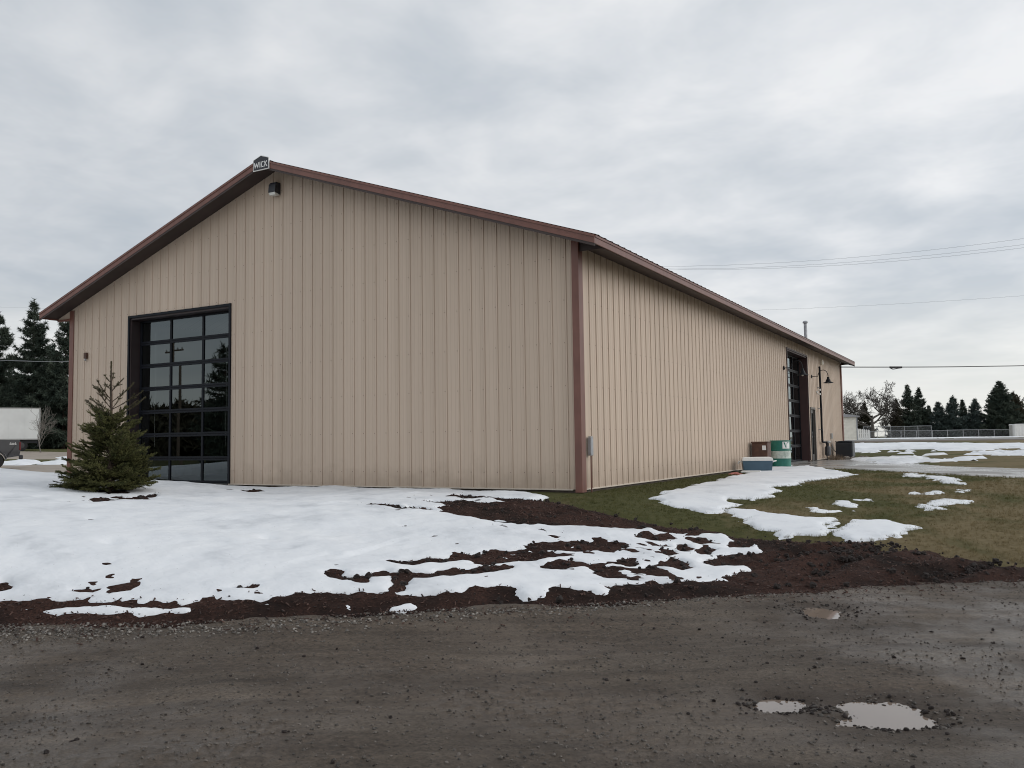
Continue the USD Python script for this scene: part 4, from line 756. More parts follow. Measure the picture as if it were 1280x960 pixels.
# walk door
m = MB(); s0, s1, zt = DOOR_C[0], DOOR_C[1], DOOR_C[3]
for y0, y1, z0, z1 in ((s0 - .05, s0 + .04, -.02, zt + .05), (s1 - .04, s1 + .05, -.02, zt + .05), (s0 + .041, s1 - .041, zt - .04, zt + .05)): m.box(-.12, .032, y0, y1, z0, z1, .004)
wd = obj('walk_door', m.mesh(), mat('bronze_door_frame', (.075, .062, .052), rough=.45), barn)
m = MB()
for y0, y1, z0, z1 in ((s0 + .043, s0 + .16, .02, zt - .045), (s1 - .16, s1 - .043, .02, zt - .045), (s0 + .161, s1 - .161, zt - .19, zt - .046), (s0 + .161, s1 - .161, .021, .27)): m.box(-.085, -.03, y0, y1, z0, z1)
obj('leaf_frame', m.mesh(), mat('dark_bronze_leaf', (.035, .032, .030), rough=.4), wd)
obj('pane', (np.array([(-.058, s0 + .158, .268), (-.058, s1 - .158, .268), (-.058, s1 - .158, zt - .188), (-.058, s0 + .158, zt - .188)]), np.array([(0, 1, 2, 3)])), PANE, wd)
m = MB(); m.tube([(-.03, s0 + .11, .95), (.03, s0 + .11, .97), (.03, s0 + .11, 1.19), (-.03, s0 + .11, 1.21)], .013, 8); obj('handle', m.mesh(), GALV, wd)
# flue on the roof
fx, fy = -1.25, 28.7
fz = roof_z(fx); m = MB(); m.lathe([(0, fz - .1), (.075, fz - .1), (.075, fz + 1.18), (.0, fz + 1.18)], (fx, fy, 0), 16); fl = obj('flue', m.mesh(), GALV, barn, 40)
m = MB(); m.lathe([(.0, fz + 1.17), (.12, fz + 1.20), (.125, fz + 1.26), (.09, fz + 1.30), (0, fz + 1.32)], (fx, fy, 0), 16); obj('flue_cap', m.mesh(), GALV, fl, 40)

# ------------------------------------------------------------------ fittings on the barn
t = thing('peak_sign', 'small house-shaped black sign with white border and white lettering at the roof peak', 'sign', (-7.69, -GO - .045, 7.265))
def pent(w, h, p): return [(-w / 2, 0), (w / 2, 0), (w / 2, h), (0, h + p), (-w / 2, h)]
m = MB(); m.prism(pent(.50, .265, .085), 'y', -.012, .012); obj('border', m.mesh(), WHITEP, t)
m = MB(); m.prism([(x * .92, z * .90 + .018) for x, z in pent(.50, .265, .085)], 'y', -.017, -.008); obj('face', m.mesh(), SIGNBLACK, t)
m = MB()
def stroke(p0, p1, w): 
    (ax, az), (bx_, bz) = p0, p1; d = np.array([bx_ - ax, bz - az]); L_ = np.hypot(*d); nx_, nz = -d[1] / L_ * w / 2, d[0] / L_ * w / 2
    m.hull([(q[0] + sg * nx_, yy, q[1] + sg * nz) for q in (p0, p1) for sg in (-1, 1) for yy in (-.0205, -.0165)])
lo, hi = .062, .195
for p0, p1 in (((-.200, hi), (-.168, lo)), ((-.168, lo), (-.132, hi - .015)), ((-.132, hi - .015), (-.096, lo)), ((-.096, lo), (-.064, hi)),
               ((-.022, lo), (-.022, hi)), ((.026, lo), (.026, hi)), ((.026, hi - .011), (.092, hi - .011)), ((.026, lo + .011), (.092, lo + .011)),
               ((.130, lo), (.130, hi)), ((.130, lo + .06), (.195, hi)), ((.146, lo + .075), (.200, lo))): stroke(p0, p1, .022)
obj('lettering', m.mesh(), WHITEP, t)
t = thing('wall_floodlight', 'black box floodlight with pale lens under the gable peak', 'lamp', (-7.72, -.02, 6.80))
m = MB(); m.hull([(sx * w, y, z) for sx in (-1, 1) for w, y, z in ((.105, 0, .02), (.105, 0, .29), (.095, -.12, .29), (.105, -.16, .24), (.108, -.18, .05))]); obj('housing', m.mesh(), SIGNBLACK, t)
m = MB(); m.hull([(sx * w, y, z) for sx in (-1, 1) for w, y, z in ((.09, -.03, .018), (.09, -.03, -.01), (.095, -.174, .042), (.09, -.15, -.012))]); obj('lens', m.mesh(), LENS, t)
t = thing('wall_outlet', 'small brown weatherproof outlet box on the gable left of the glass door', 'outlet', (-14.76, -.005, 3.38))
m = MB(); m.box(-.055, .055, -.07, .0, -.01, .15, .01); obj('box', m.mesh(), CARD, t); m = MB(); m.tube([(0.0, -.04, -.01), (.0, -.06, -.05), (.05, -.06, -.06)], .02, 8); obj('spout', m.mesh(), GALV, t)
t = thing('meter_box', 'grey electrical box on the side wall beside the near corner post', 'electrical box', (.03, .33, .66))
m = MB(); m.box(0, .07, -.055, .055, 0, .35, .008); obj('case', m.mesh(), GALV, t); m = MB(); m.box(.01, .065, -.05, .05, .352, .37, .004); obj('lid', m.mesh(), GREYBOX, t)
m = MB(); m.tube([(.04, 0, -.003), (.04, 0, -.7)], .014, 8); obj('conduit', m.mesh(), TRIM, t)
# gooseneck lamps
def goose(loc, label, dark):
    t = thing('gooseneck_lamp', label, 'lamp', loc, 0, 'gooseneck lamps on the side wall')
    m = MB(); m.lathe([(0, .0), (.075, .0), (.075, .022), (.03, .04), (0, .045)], (0, 0, 0), 16, 'x'); obj('mount', m.mesh(), BLACK, t, 40)
    arc = [(.0, 0, 0), (.26, 0, 0)] + [(.26 + .2 * (1 - math.cos(a)) * 1.0, 0, .20 * math.sin(a) * 1.25) for a in np.linspace(.25, math.pi, 9)] + [(.66, 0, -.06)]
    m = MB(); m.tube(arc, .014, 8); obj('arm', m.mesh(), BLACK, t, 40)
    m = MB(); m.lathe([(.0, -.04), (.045, -.05), (.05, -.12), (.085, -.17), (.10, -.24), (.21, -.29), (.21, -.30), (.09, -.255), (.0, -.25)], (.66, 0, 0), 20); obj('shade', m.mesh(), BLACK, t, 40)
    m = MB(); m.lathe([(0, -.245), (.03, -.26), (.04, -.29), (.025, -.325), (0, -.335)], (.66, 0, 0), 12); obj('bulb', m.mesh(), LENS, t, 40)
    return t
g1 = goose((.02, 17.6, 3.51), 'black gooseneck lamp at the near edge of the side overhead door', True)
copy_of(g1, 'gooseneck_lamp', (.02, 22.85, 3.51), 0, 'black gooseneck lamp right of the side overhead door beside the gas pipe', 'gooseneck lamps on the side wall')
# gas riser and meter
t = thing('gas_riser', 'tall black pipe rising up the side wall above the gas meter', 'pipe', (.13, 24.15, 0))
m = MB(); m.tube([(0, -.10, 3.97), (0, -.02, 3.99), (0, 0, 3.93), (0, 0, .86), (0, .02, .79), (0, .12, .76), (0, .62, .76)], .042, 10); obj('pipe', m.mesh(), BLACK, t, 40)
m = MB()
for z in (1.3, 2.2, 3.1): m.box(-.13, .0, -.03, .03, z - .02, z + .02)
obj('bracket', m.mesh(), GALV, t)
t = thing('gas_meter', 'grey gas meter with regulator low on the side wall near the air conditioner', 'gas meter', (.2, 25.0, 0))
m = MB(); m.box(-.11, .11, -.16, .16, .16, .58, .05); obj('body', m.mesh(), mat('dark_meter_case', (.075, .075, .08), rough=.5), t); m = MB(); m.tube([(0, -.22, .76), (0, -.1, .66), (0, -.09, .575)], .03, 8); m.tube([(0, .10, .575), (0, .12, .70), (-.05, .3, .72), (-.15, .34, .72)], .03, 8); obj('pipework', m.mesh(), BLACK, t, 40)
m = MB(); m.lathe([(0, -.05), (.09, -.05), (.11, 0), (.09, .05), (0, .06)], (0.02, .02, .76), 16); obj('regulator', m.mesh(), GREYBOX, t, 40); m = MB(); m.tube([(0, -.27, .74), (0, -.27, -.05)], .025, 8); obj('supply_pipe', m.mesh(), BLACK, t, 40)
t = thing('conduit_stub', 'thin grey conduit looping up the side wall behind the air conditioner', 'conduit', (.05, 27.0, 0))
m = MB(); m.tube([(0, 0, .95), (0, 0, .6), (.05, .2, .35), (.2, .5, .2), (.3, .9, .15)], .02, 8); obj('tube', m.mesh(), GREYBOX, t, 40); m = MB(); m.box(-.04, .05, -.06, .06, .9, 1.15, .008); obj('switch_box', m.mesh(), GREYBOX, t)
t = thing('security_light', 'small white twin-head security light on the side wall by the pipe', 'lamp', (.02, 23.9, 2.9))
m = MB(); m.lathe([(0, 0), (.06, 0), (.06, .03), (0, .04)], (0, 0, 0), 14, 'x'); obj('mount', m.mesh(), WHITEP, t, 40)
for dz in (-.09, .09):
    m = MB(); m.tube([(.03, 0, dz * .3), (.10, -.02, dz * .8)], .018, 8); m.lathe([(0, 0), (.03, .0), (.045, .08), (.04, .09), (0, .08)], (.08, -.04, dz), 14, 'x'); obj('lamp_head', m.mesh(), WHITEP, t, 40)
t = thing('wall_sensor', 'small pale box high on the side wall under the eave', 'sensor', (.02, 25.05, 4.14))
m = MB(); m.box(0, .10, -.08, .08, 0, .24, .02); obj('case', m.mesh(), mat('cream_plastic', (.62, .56, .46), rough=.5), t); m = MB(); m.box(.1, .108, -.05, .05, .04, .2, .002); obj('cover', m.mesh(), WHITEP, t)

# ------------------------------------------------------------------ things along the side wall
t = thing('steel_drum', 'green steel drum with a pale band and white label beside the side door', 'drum', (.42, 14.75, h1(.42, 14.75) - .02))
R_, HH = .33, .93
prof = [(0, .0), (R_ - .01, .0), (R_, .015), (R_, .30), (R_ + .012, .315), (R_, .33), (R_, .60), (R_ + .012, .615), (R_, .63), (R_, HH - .02), (R_ + .008, HH - .01), (R_, HH), (R_ - .02, HH), (R_ - .025, HH - .02), (0, HH - .02)]
m = MB(); m.lathe(prof, (0, 0, 0), 40); obj('shell', m.mesh(), GREENP, t, 40)
m = MB(); m.lathe([(R_ + .001, .335), (R_ + .0025, .337), (R_ + .0025, .577), (R_ + .001, .58)], (0, 0, 0), 40); obj('band', m.mesh(), BANDP, t, 40)
def curved(m, r0, a0, a1, z0, z1, shape=None, n=8):
    aa = np.linspace(a0, a1, n); v = [(r0 * math.cos(q), r0 * math.sin(q), z) for q in aa for z in (z0, z1)]; m.add(v, [(2 * k, 2 * k + 2, 2 * k + 3, 2 * k + 1) for k in range(n - 1)])
am = math.atan2(-29.5, 6.5)
m = MB(); curved(m, R_ + .004, am + .22, am + 1.05, .655, .88); lb = obj('paper_label', m.mesh(), WHITEP, t)
m = MB(); rr = R_ + .0065
def onlab(u_, z): q = am + .22 + u_ * .83; return (rr * math.cos(q), rr * math.sin(q), z)
m.add([onlab(.12, .86), onlab(.42, .66), onlab(.85, .86), onlab(.62, .86), onlab(.42, .74), onlab(.3, .86)], [(0, 1, 5), (1, 4, 5), (1, 2, 4), (2, 3, 4)]); obj('printed_mark', m.mesh(), GREENP, lb)
t = thing('brown_cabinet', 'brown square bin with a white sticker standing behind the blue cooler', 'bin', (.33, 12.55, h1(.33, 12.55) - .02), 0)
m = MB(); m.box(-.24, .24, -.24, .24, 0, .86, .012); obj('body', m.mesh(), CARD, t); m = MB(); m.box(-.255, .255, -.255, .255, .862, .90, .01); obj('lid', m.mesh(), CARD, t)
m = MB(); m.box(.08, .20, -.246, -.241, .64, .78); obj('sticker', m.mesh(), WHITEP, t)
t = thing('picnic_cooler', 'blue picnic cooler with white lid on the snow by the wall', 'cooler', (.62, 10.75, h1(.62, 10.75) - .01), 20)
m = MB(); m.hull([(sx * x, sy * y, z) for sx in (-1, 1) for sy in (-1, 1) for x, y, z in ((.37, .19, 0), (.39, .21, .04), (.42, .24, .34), (.40, .225, .34))]); obj('body', m.mesh(), BLUEP, t)
m = MB(); m.hull([(sx * x, sy * y, z) for sx in (-1, 1) for sy in (-1, 1) for x, y, z in ((.425, .245, .343), (.43, .25, .37), (.42, .24, .425), (.37, .20, .45))]); obj('lid', m.mesh(), WHITEP, t)
for sx in (-1, 1):
    m = MB(); m.tube([(sx * .40, -.13, .30), (sx * .50, -.13, .33), (sx * .53, -.10, .26 if sx < 0 else .34), (sx * .53, .10, .26 if sx < 0 else .34), (sx * .50, .13, .33), (sx * .40, .13, .30)], .016, 8); obj('handle', m.mesh(), WHITEP, t, 40)
t = thing('fallen_lid', 'flat white plastic lid lying on the ground left of the cooler', 'lid', (.70, 9.75, h1(.70, 9.75) + .035), 10)
m = MB(); m.box(-.27, .27, -.2, .2, .0, .03, .01); obj('sheet', m.mesh(), WHITEP, t); m = MB(); m.box(-.25, .25, -.18, .18, .031, .045, .005); obj('rim', m.mesh(), WHITEP, t)
t = thing('red_bag', 'faded red crumpled plastic lying in the grass by the wall', 'litter', (.45, 9.0, h1(.45, 9.0) + .005))
v, f = lump(31, .28, .8, 3); obj('sheet', (v * .17, f), REDP, t, 40)
# air conditioner
t = thing('air_conditioner', 'dark square air conditioner unit on the ground at the far wall corner', 'air conditioner', (.57, 27.3, h1(.57, 27.3)))
m = MB(); m.box(-.42, .42, -.42, .42, -.04, .05, .01); obj('pad', m.mesh(), DRYCON, t)
m = MB(); m.box(-.365, .365, -.365, .365, .051, .76, .03); obj('cabinet', m.mesh(), ACBLACK, t)
for face in range(4):
    m = MB()
    for z in np.arange(.12, .70, .045): m.hull([(x, -.366 - d, zz) for x in (-.31, .31) for d, zz in ((0, z + .018), (.014, z - .002), (0, z))])
    v, f = m.mesh(); c, s = math.cos(face * math.pi / 2), math.sin(face * math.pi / 2); obj('louvre', (v @ np.array([[c, s, 0], [-s, c, 0], [0, 0, 1]]), f), ACBLACK, t)
m = MB(); m.box(-.375, .375, -.375, .375, .762, .80, .01); tp = obj('top', m.mesh(), ACBLACK, t)
m = MB(); m.lathe([(.29, .0), (.30, .012), (.28, .012), (.28, 0)], (0, 0, .802), 24)
for k in range(6): m.lathe([(.04 + .04 * k, 0), (.046 + .04 * k, .008), (.05 + .04 * k, 0)], (0, 0, .802), 20)
obj('fan_grille', m.mesh(), SIGNBLACK, tp)
ROCKS = ((.62, -.55, .15, 'rounded rock nearest the front of the air conditioner'), (.95, -.62, .12, 'small rock right of the rounded one before the air conditioner'), (1.25, -.45, .16, 'largest rock at the right corner of the air conditioner'),
         (.35, -.75, .10, 'smallest rock at the left corner of the air conditioner'), (.1, -1.1, .13, 'rock against the wall among the dead stalks'), (1.45, -.2, .12, 'rock farthest right beside the air conditioner'))
for k, (dx, dy, sz, lab) in enumerate(ROCKS):
    xx, yy = .05 + dx, 27.2 + dy; v, f = lump(50 + k, .65, .5, 2)
    obj('edging_rock', (v * sz + np.array([xx, yy, h1(xx, yy) + .03]), f), ROCK, smooth=40, label=lab, category='rock', group='rocks round the air conditioner')
m = MB()
for k in range(260):
    a_, l_ = RNG.uniform(0, 2 * np.pi), RNG.uniform(.15, .42); bx_, by_ = .35 + RNG.normal(0, .2), 25.9 + RNG.normal(0, .5); bz = h1(bx_, by_) if k == 0 else bz
    d = np.array([math.cos(a_), math.sin(a_)]); m.add([(bx_ - .006, by_, bz), (bx_ + .006, by_ + .01, bz), (bx_ + d[0] * l_ * .7, by_ + d[1] * l_ * .7, bz + l_ * .7)], [(0, 1, 2)])
obj('dead_plants', m.mesh(), DEADLEAF, label='dead brown stalks at the wall between gas meter and air conditioner', category='plants', kind='stuff')

# ------------------------------------------------------------------ trees
def needles(m, p0, p1, per_m, length, width, g, spread=.8, droop=0.0):
    d = p1 - p0; L_ = np.linalg.norm(d, axis=1); n = np.maximum((L_ * per_m).astype(int), 1); i = np.repeat(np.arange(len(L_)), n)
    t = g.random(len(i))[:, None]; base = p0[i] + d[i] * t; ax = d[i] / np.maximum(L_[i][:, None], 1e-9)
    rv = g.normal(size=(len(i), 3)); rv -= ax * (rv * ax).sum(1, keepdims=True); rv /= np.maximum(np.linalg.norm(rv, axis=1, keepdims=True), 1e-9)
    dr = ax * g.uniform(.25, .9, (len(i), 1)) + rv * spread; dr[:, 2] -= droop; dr /= np.linalg.norm(dr, axis=1, keepdims=True)
    sd_ = np.cross(dr, g.normal(size=dr.shape)); sd_ /= np.maximum(np.linalg.norm(sd_, axis=1, keepdims=True), 1e-9)
    ln = length * g.uniform(.6, 1.2, (len(i), 1)); w = width * .5
    v = np.stack([base - sd_ * w, base + sd_ * w, base + dr * ln], 1).reshape(-1, 3)
    m.add(v, np.arange(len(v)).reshape(-1, 3))

def conifer(name, loc, h, r, seed, mats, label, category, group, whorl, per, twig_step, per_m, nlen, nwid, rise=.1, droop=.5, tip=.25, bare_low=.0, taper=.85, irregular=.25, parts=True):
    g = np.random.default_rng(seed); t = thing(name, label, category, loc, 0, group)
    tr, br, fo = MB(), MB(), MB(); lean = g.normal(0, .006 * h, 2)
    zz = np.linspace(0, 1, 9); tr.tube(np.stack([lean[0] * zz ** 2, lean[1] * zz ** 2, zz * h - .15 * (zz == 0)], 1), np.maximum(h * .014 * (1 - zz), h * .0012) + .004, 7)
    P0, P1 = [], []; z = h * (.03 + bare_low)
    while z < h * .985:
        f_ = z / h; Lz = r * (1 - f_) ** taper
        for k in range(per):
            if g.random() < irregular * .35: continue
            az = g.uniform(0, 2 * np.pi); Lb = max(Lz * g.uniform(1 - irregular, 1 + irregular * .6), .03 * r); n = 7; s = np.linspace(0, 1, n)
            zz_ = z + g.normal(0, whorl * .3)
            zc = Lb * (rise * s - droop * s ** 2 * (1 - f_ * .8) + tip * s ** 3 * 1.4)
            x_ = np.cos(az) * Lb * s; y_ = np.sin(az) * Lb * s; pts = np.stack([x_ + lean[0] * f_ ** 2, y_ + lean[1] * f_ ** 2, np.maximum(zz_ + zc, .02)], 1)
            br.tube(pts, np.linspace(max(Lb * .014, nwid * .4), nwid * .2, n), 4, False)
            P0 += list(pts[:-1]); P1 += list(pts[1:])
            for q in np.arange(.18, 1.0, twig_step / max(Lb, twig_step)):
                for sg in (-1, 1):
                    j = min(int(q * (n - 1)), n - 2); u_ = q * (n - 1) - j; p = pts[j] * (1 - u_) + pts[j + 1] * u_; dd = pts[j + 1] - pts[j]; dd = dd / np.linalg.norm(dd); sidev = np.array([-dd[1], dd[0], 0]) * sg
                    lt = Lb * .42 * (1.1 - q) * g.uniform(.6, 1.2) + .03 * r
                    e = p + (dd * .75 + sidev * .8 + np.array([0, 0, -droop * .35 + g.normal(0, .1)])) * lt; P0.append(p); P1.append(e)
        z += whorl * g.uniform(.75, 1.25)
    P0.append(np.array([lean[0] * .8, lean[1] * .8, h * .9])); P1.append(np.array([*lean, h * 1.0]))
    P0, P1 = np.array(P0), np.array(P1); P0[:, 2] = np.maximum(P0[:, 2], .02); P1[:, 2] = np.maximum(P1[:, 2], .03)
    needles(fo, P0, P1, per_m, nlen, nwid, g, .75, droop * .25)
    v, f = fo.mesh(); v[:, 2] = np.maximum(v[:, 2], .01)
    obj('trunk', tr.mesh(), mats[0], t); obj('branches', br.mesh(), mats[0], t); obj('crown', (v, f), mats[1], t)
    return t

# the little spruce in the snow: bushy below, thin and bare towards the top
def little_spruce():
    g = np.random.default_rng(4); loc = (*SPRUCE, h1(*SPRUCE) + .03); hh = 2.26
    t = thing('young_spruce', 'small scruffy spruce with a thin bare top standing in the snow bank', 'spruce tree', loc)
    tr, br, fo, fb_ = MB(), MB(), MB(), MB(); zz = np.linspace(0, 1, 12); tx_ = .03 * np.sin(zz * 3)
    tr.tube(np.stack([tx_, 0 * zz, -.1 + zz * (hh + .1)], 1), .038 * (1 - zz) + .005, 8); P0, P1, Q0, Q1 = [], [], [], []
    def branch(z, az, L_, up, curve, bushy, twigs=True):
        n = 8; s = np.linspace(0, 1, n); p = np.stack([np.cos(az) * L_ * s + .03 * math.sin(z / hh * 3), np.sin(az) * L_ * s, z + L_ * (up * s + curve * s ** 2)], 1) + g.normal(0, .006, (n, 3)) * s[:, None]
        p[:, 2] = np.maximum(p[:, 2], .03); br.tube(p, np.linspace(.010 if bushy else .009, .004, n), 5, False); A, B = (P0, P1) if bushy else (Q0, Q1); st = 3 if bushy else 4
        A += list(p[st - 2:-1]); B += list(p[st - 1:])
        step = .030 if bushy else .085
        for q in np.arange(.15 if bushy else .45, .98, step / L_):
            for sg in (-1, 1):
                if not bushy and g.random() < .45: continue
                j = min(int(q * (n - 1)), n - 2); u_ = q * (n - 1) - j; c = p[j] * (1 - u_) + p[j + 1] * u_; dd = p[j + 1] - p[j]; dd /= np.linalg.norm(dd); sv = np.array([-dd[1], dd[0], 0]) * sg
                lt = (L_ * .40 * (1.1 - q) + .03) * g.uniform(.6, 1.3) * (1 if bushy else .8); e = c + (dd * .8 + sv * .75 + [0, 0, g.normal(.05, .16)]) * lt; e[2] = max(e[2], .03); A.append(c); B.append(e)
                if not bushy: br.tube([c, e], [.004, .002], 4, False)
                elif lt > .08:
                    for w_ in (.4, .7):
                        c2 = c + (e - c) * w_; e2 = c2 + (dd * .6 - sv * .6 * g.choice([-1, 1]) + [0, 0, g.normal(0, .2)]) * lt * .45; e2[2] = max(e2[2], .03); A.append(c2); B.append(e2)
    for k in range(14): branch(g.uniform(.05, .22), g.uniform(0, 2 * np.pi), g.uniform(.45, .85), g.uniform(-.02, .12), g.uniform(-.05, .12), True)
    z = .07
    while z < 1.30:
        Lz = .86 * (1 - z / 1.85) ** .75
        for k in range(6): branch(z + g.normal(0, .03), g.uniform(0, 2 * np.pi), Lz * g.uniform(.65, 1.12), g.uniform(.02, .42) + z * .16, g.uniform(.0, .25), True)
        z += .073
    for z, n_, L_ in ((1.26, 5, .54), (1.42, 4, .46), (1.57, 4, .40), (1.72, 3, .30), (1.88, 2, .22)):
        for k in range(n_): branch(z + g.normal(0, .03), g.uniform(0, 2 * np.pi), L_ * g.uniform(.7, 1.2), g.uniform(.45, .8), .12, z < 1.2 and g.random() < .5)
    P = np.array; Q0 += [P([.0, 0, 1.45])] * 2 + [P([.0, 0, 1.75])] * 2; Q1 += [P([.004, 0, hh])] * 4
    # one low branch lying out on the snow, towards the left
    ang = math.atan2(-.49, -.87)
    for da, L_ in ((0, 1.15), (.16, 1.0), (-.12, .9), (.05, .8)): branch(.12, ang + da, L_, .05, -.08, False); branch(.10, ang + da * 1.4, L_ * .9, .04, -.05, True)
    needles(fo, P(P0), P(P1), 900, .021, .0044, g, .8); needles(fb_, P(Q0), P(Q1), 950, .028, .0060, g, .55)
    obj('trunk', tr.mesh(), BARK, t); obj('branches', br.mesh(), BARK, t); obj('crown', fo.mesh(), NEEDLE, t)
    obj('sparse_top', fb_.mesh(), mat('dull_needles', (.060, .056, .022), rough=.8, var=.35, scale=8), t)
little_spruce()

def far(px, py, depth):
    """where a sight line at a given distance meets the land: ground point"""
    d = _f + _r * (px - 640) / FOCAL_PX + _u * (480 - py) / FOCAL_PX; q = np.array(CAM_POS) + d * depth; return float(q[0]), float(q[1]), float(q[2])
def stand(px, depth, sink=.1):
    x_, y_, _ = far(px, 555, depth); return x_, y_, h1(x_, y_) - sink
def top_h(px, py, depth): return far(px, py, depth)[2]
LEFT = [(-4, 388, 93, 4.6, 'tall dark spruce at the far left edge above the trailer'), (41, 372, 90, 4.4, 'tallest dark spruce with a thin ragged tip behind the trailer'), (79, 380, 88, 4.0, 'dark spruce half hidden by the left corner of the barn'), (64, 424, 97, 3.2, 'shorter dark spruce filling the gap between its taller neighbours')]
for k, (px, py, dp, r0, lab) in enumerate(LEFT):
    q = stand(px, dp); conifer('tall_spruce', q, top_h(px, py, dp) - q[2], r0, 100 + k, (BARK, FARNEEDLE), lab, 'spruce tree', 'tall spruces behind the trailer', .46, 7, .42, 34, .44, .095, .12, .45, .28, .0, .90, .38)
RIGHT = [(1122, 498, 150, 1.4, BROWNNEEDLE, 'thin brownish spruce right of the bare tree'), (1136.5, 480, 150, 1.9, FARNEEDLE, 'pointed dark spruce, left one of the tall close pair'), (1150.5, 485, 153, 2.1, FARNEEDLE, 'dark spruce, right one of the tall close pair'),
         (1175, 501, 151, 1.9, BLUENEEDLE, 'broad low spruce right of the tall pair'), (1193, 494, 150, 2.0, BLUENEEDLE, 'dark spruce with a narrow spire tip in the middle of the row'), (1205.5, 500, 152, 1.5, FARNEEDLE, 'slim short spruce right of the spire-tipped one'),
         (1221, 498, 150, 1.9, BLUENEEDLE, 'bluish round-topped spruce left of the largest one'), (1252.5, 476, 149, 3.3, FARNEEDLE, 'largest spruce of the row near the right edge'), (1270, 489, 152, 3.0, BROWNNEEDLE, 'brownish wide evergreen at the right edge behind the largest spruce'), (1082, 502, 151, 1.6, BROWNNEEDLE, 'small dark spruce standing behind the bare tree'),
         (1292, 484, 155, 2.6, FARNEEDLE, 'spruce just past the right edge of the row'), (1163, 508, 157, 1.6, FARNEEDLE, 'short spruce filling the gap behind the tall pair')]
for k, (px, py, dp, r0, ma, lab) in enumerate(RIGHT):
    q = stand(px, dp); conifer('field_spruce', q, top_h(px, py, dp) - q[2], r0 * 1.3, 200 + k, (BARK, ma), lab, 'spruce tree', 'spruces in the row across the field', .33, 8, .32, 20, .42, .13, .15, .22, .15, .0, .82, .24)

def bare_tree(name, loc, h, seed, ma, label, spread=.6, levels=6, r0=.02, group=None, nb=3, minr=.012, first=.3, stems=1, rise=.25):
    g = np.random.default_rng(seed); t = thing(name, label, 'bare tree', loc, 0, group); tr, cr = MB(), MB()
    def grow(p, d, L_, r_, lv, m):
        n = 4; pts = [p]
        for k in range(n):
            d = d + g.normal(0, .11, 3) + np.array([0, 0, .04]); d /= np.linalg.norm(d); pts.append(pts[-1] + d * L_ / n)
        m.tube(pts, np.linspace(r_, r_ * .66, n + 1), 5 if lv < 2 else 3, False)
        if lv >= levels: return
        for k in range(nb if lv else nb + 1):
            e = d + g.normal(0, spread, 3); e[2] = abs(e[2]) * .6 + rise if lv < 3 else e[2] + .1; e /= np.linalg.norm(e); s = pts[-1] if k < 2 else pts[g.integers(2, n)]
            grow(s, e, L_ * g.uniform(.62, .85), max(r_ * .62, minr), lv + 1, cr)
    for s in range(stems): grow(np.array([g.normal(0, .1) * (stems > 1), 0, 0.]), np.array([g.normal(0, .06 + .2 * (stems > 1)), g.normal(0, .06), 1.0]), h * first, h * r0, 0, tr)
    obj('trunk', tr.mesh(), ma, t); obj('crown', cr.mesh(), ma, t); return t
q = stand(1091, 146); bare_tree('bare_tree', q, (top_h(1091, 474, 146) - q[2]) * 1.32, 11, GREYBARK, 'large bare spreading tree beyond the white shed', .85, 7, .026, nb=3, minr=.030, first=.25, rise=.18)
q = stand(1112, 158); bare_tree('bare_tree', q, 4.6, 12, GREYBARK, 'low pale bare tree among the spruces right of the large bare tree', .6, 5, .018, nb=3, minr=.025, stems=3)
q = stand(1068, 152); bare_tree('bare_tree', q, 6.5, 15, GREYBARK, 'bare tree partly behind the far corner of the barn', .6, 5, .02, nb=3, minr=.022)
q = stand(52, 74); bare_tree('bare_sapling', q, 4.6, 14, mat('silver_bark', (.15, .135, .118), rough=.8), 'pale bare sapling in front of the rear end of the trailer', .5, 4, .010, nb=3, minr=.008, stems=2)

# ------------------------------------------------------------------ far buildings, fence, vehicles
RZ = math.degrees(math.atan2(R2[1], R2[0]))           # along the far fence line
DRIVEWAY_RZ = RZ + 29.5                                # the yard left of the barn lies at an angle to the fence line
x_, y_, z_ = stand(1055, 112, .0); t = thing('white_shed', 'small cream white shed beyond the far corner of the barn', 'shed', (x_, y_, z_), RZ)
m = MB(); m.box(-3.2, 1.3, -1.2, 3.0, -.2, 3.0); obj('wall', m.mesh(), SHEDW, t)
m = MB()
for k in range(15): m.hull([(x, -1.2 - d, z) for x in (-3.2, 1.3) for d, z in ((0, .2 + .19 * k), (.03, .19 * k + .02), (0, .02 + .19 * k))])
obj('clapboards', m.mesh(), SHEDW, t)
m = MB(); m.hull([(x, y, z) for y in (-1.5, 3.3) for x, z in ((-3.5, 3.0), (1.6, 3.0), (1.6, 3.12), (-.95, 3.5), (-3.5, 3.12))]); obj('roof', m.mesh(), mat('shed_roof', (.30, .30, .31), rough=.7), t)
m = MB(); m.box(1.22, 1.34, -1.26, -1.14, -.1, 2.99); obj('corner_board', m.mesh(), GALV, t)
t = thing('white_fence', 'short white picket fence section right of the shed', 'fence', (x_ + 1.5 * R2[0], y_ + 1.5 * R2[1], z_), RZ)
for k in range(7): m = MB(); m.prism([(k * .28, 0), (k * .28 + .22, 0), (k * .28 + .22, 1.45 - .03 * k), (k * .28 + .11, 1.55 - .03 * k), (k * .28, 1.45 - .03 * k)], 'y', 0, .03); obj('picket', m.mesh(), WHITEP, t)
m = MB(); m.box(0, 1.9, .032, .08, .35, .45); m.box(0, 1.9, .032, .08, .85, .95); obj('rail', m.mesh(), WHITEP, t)

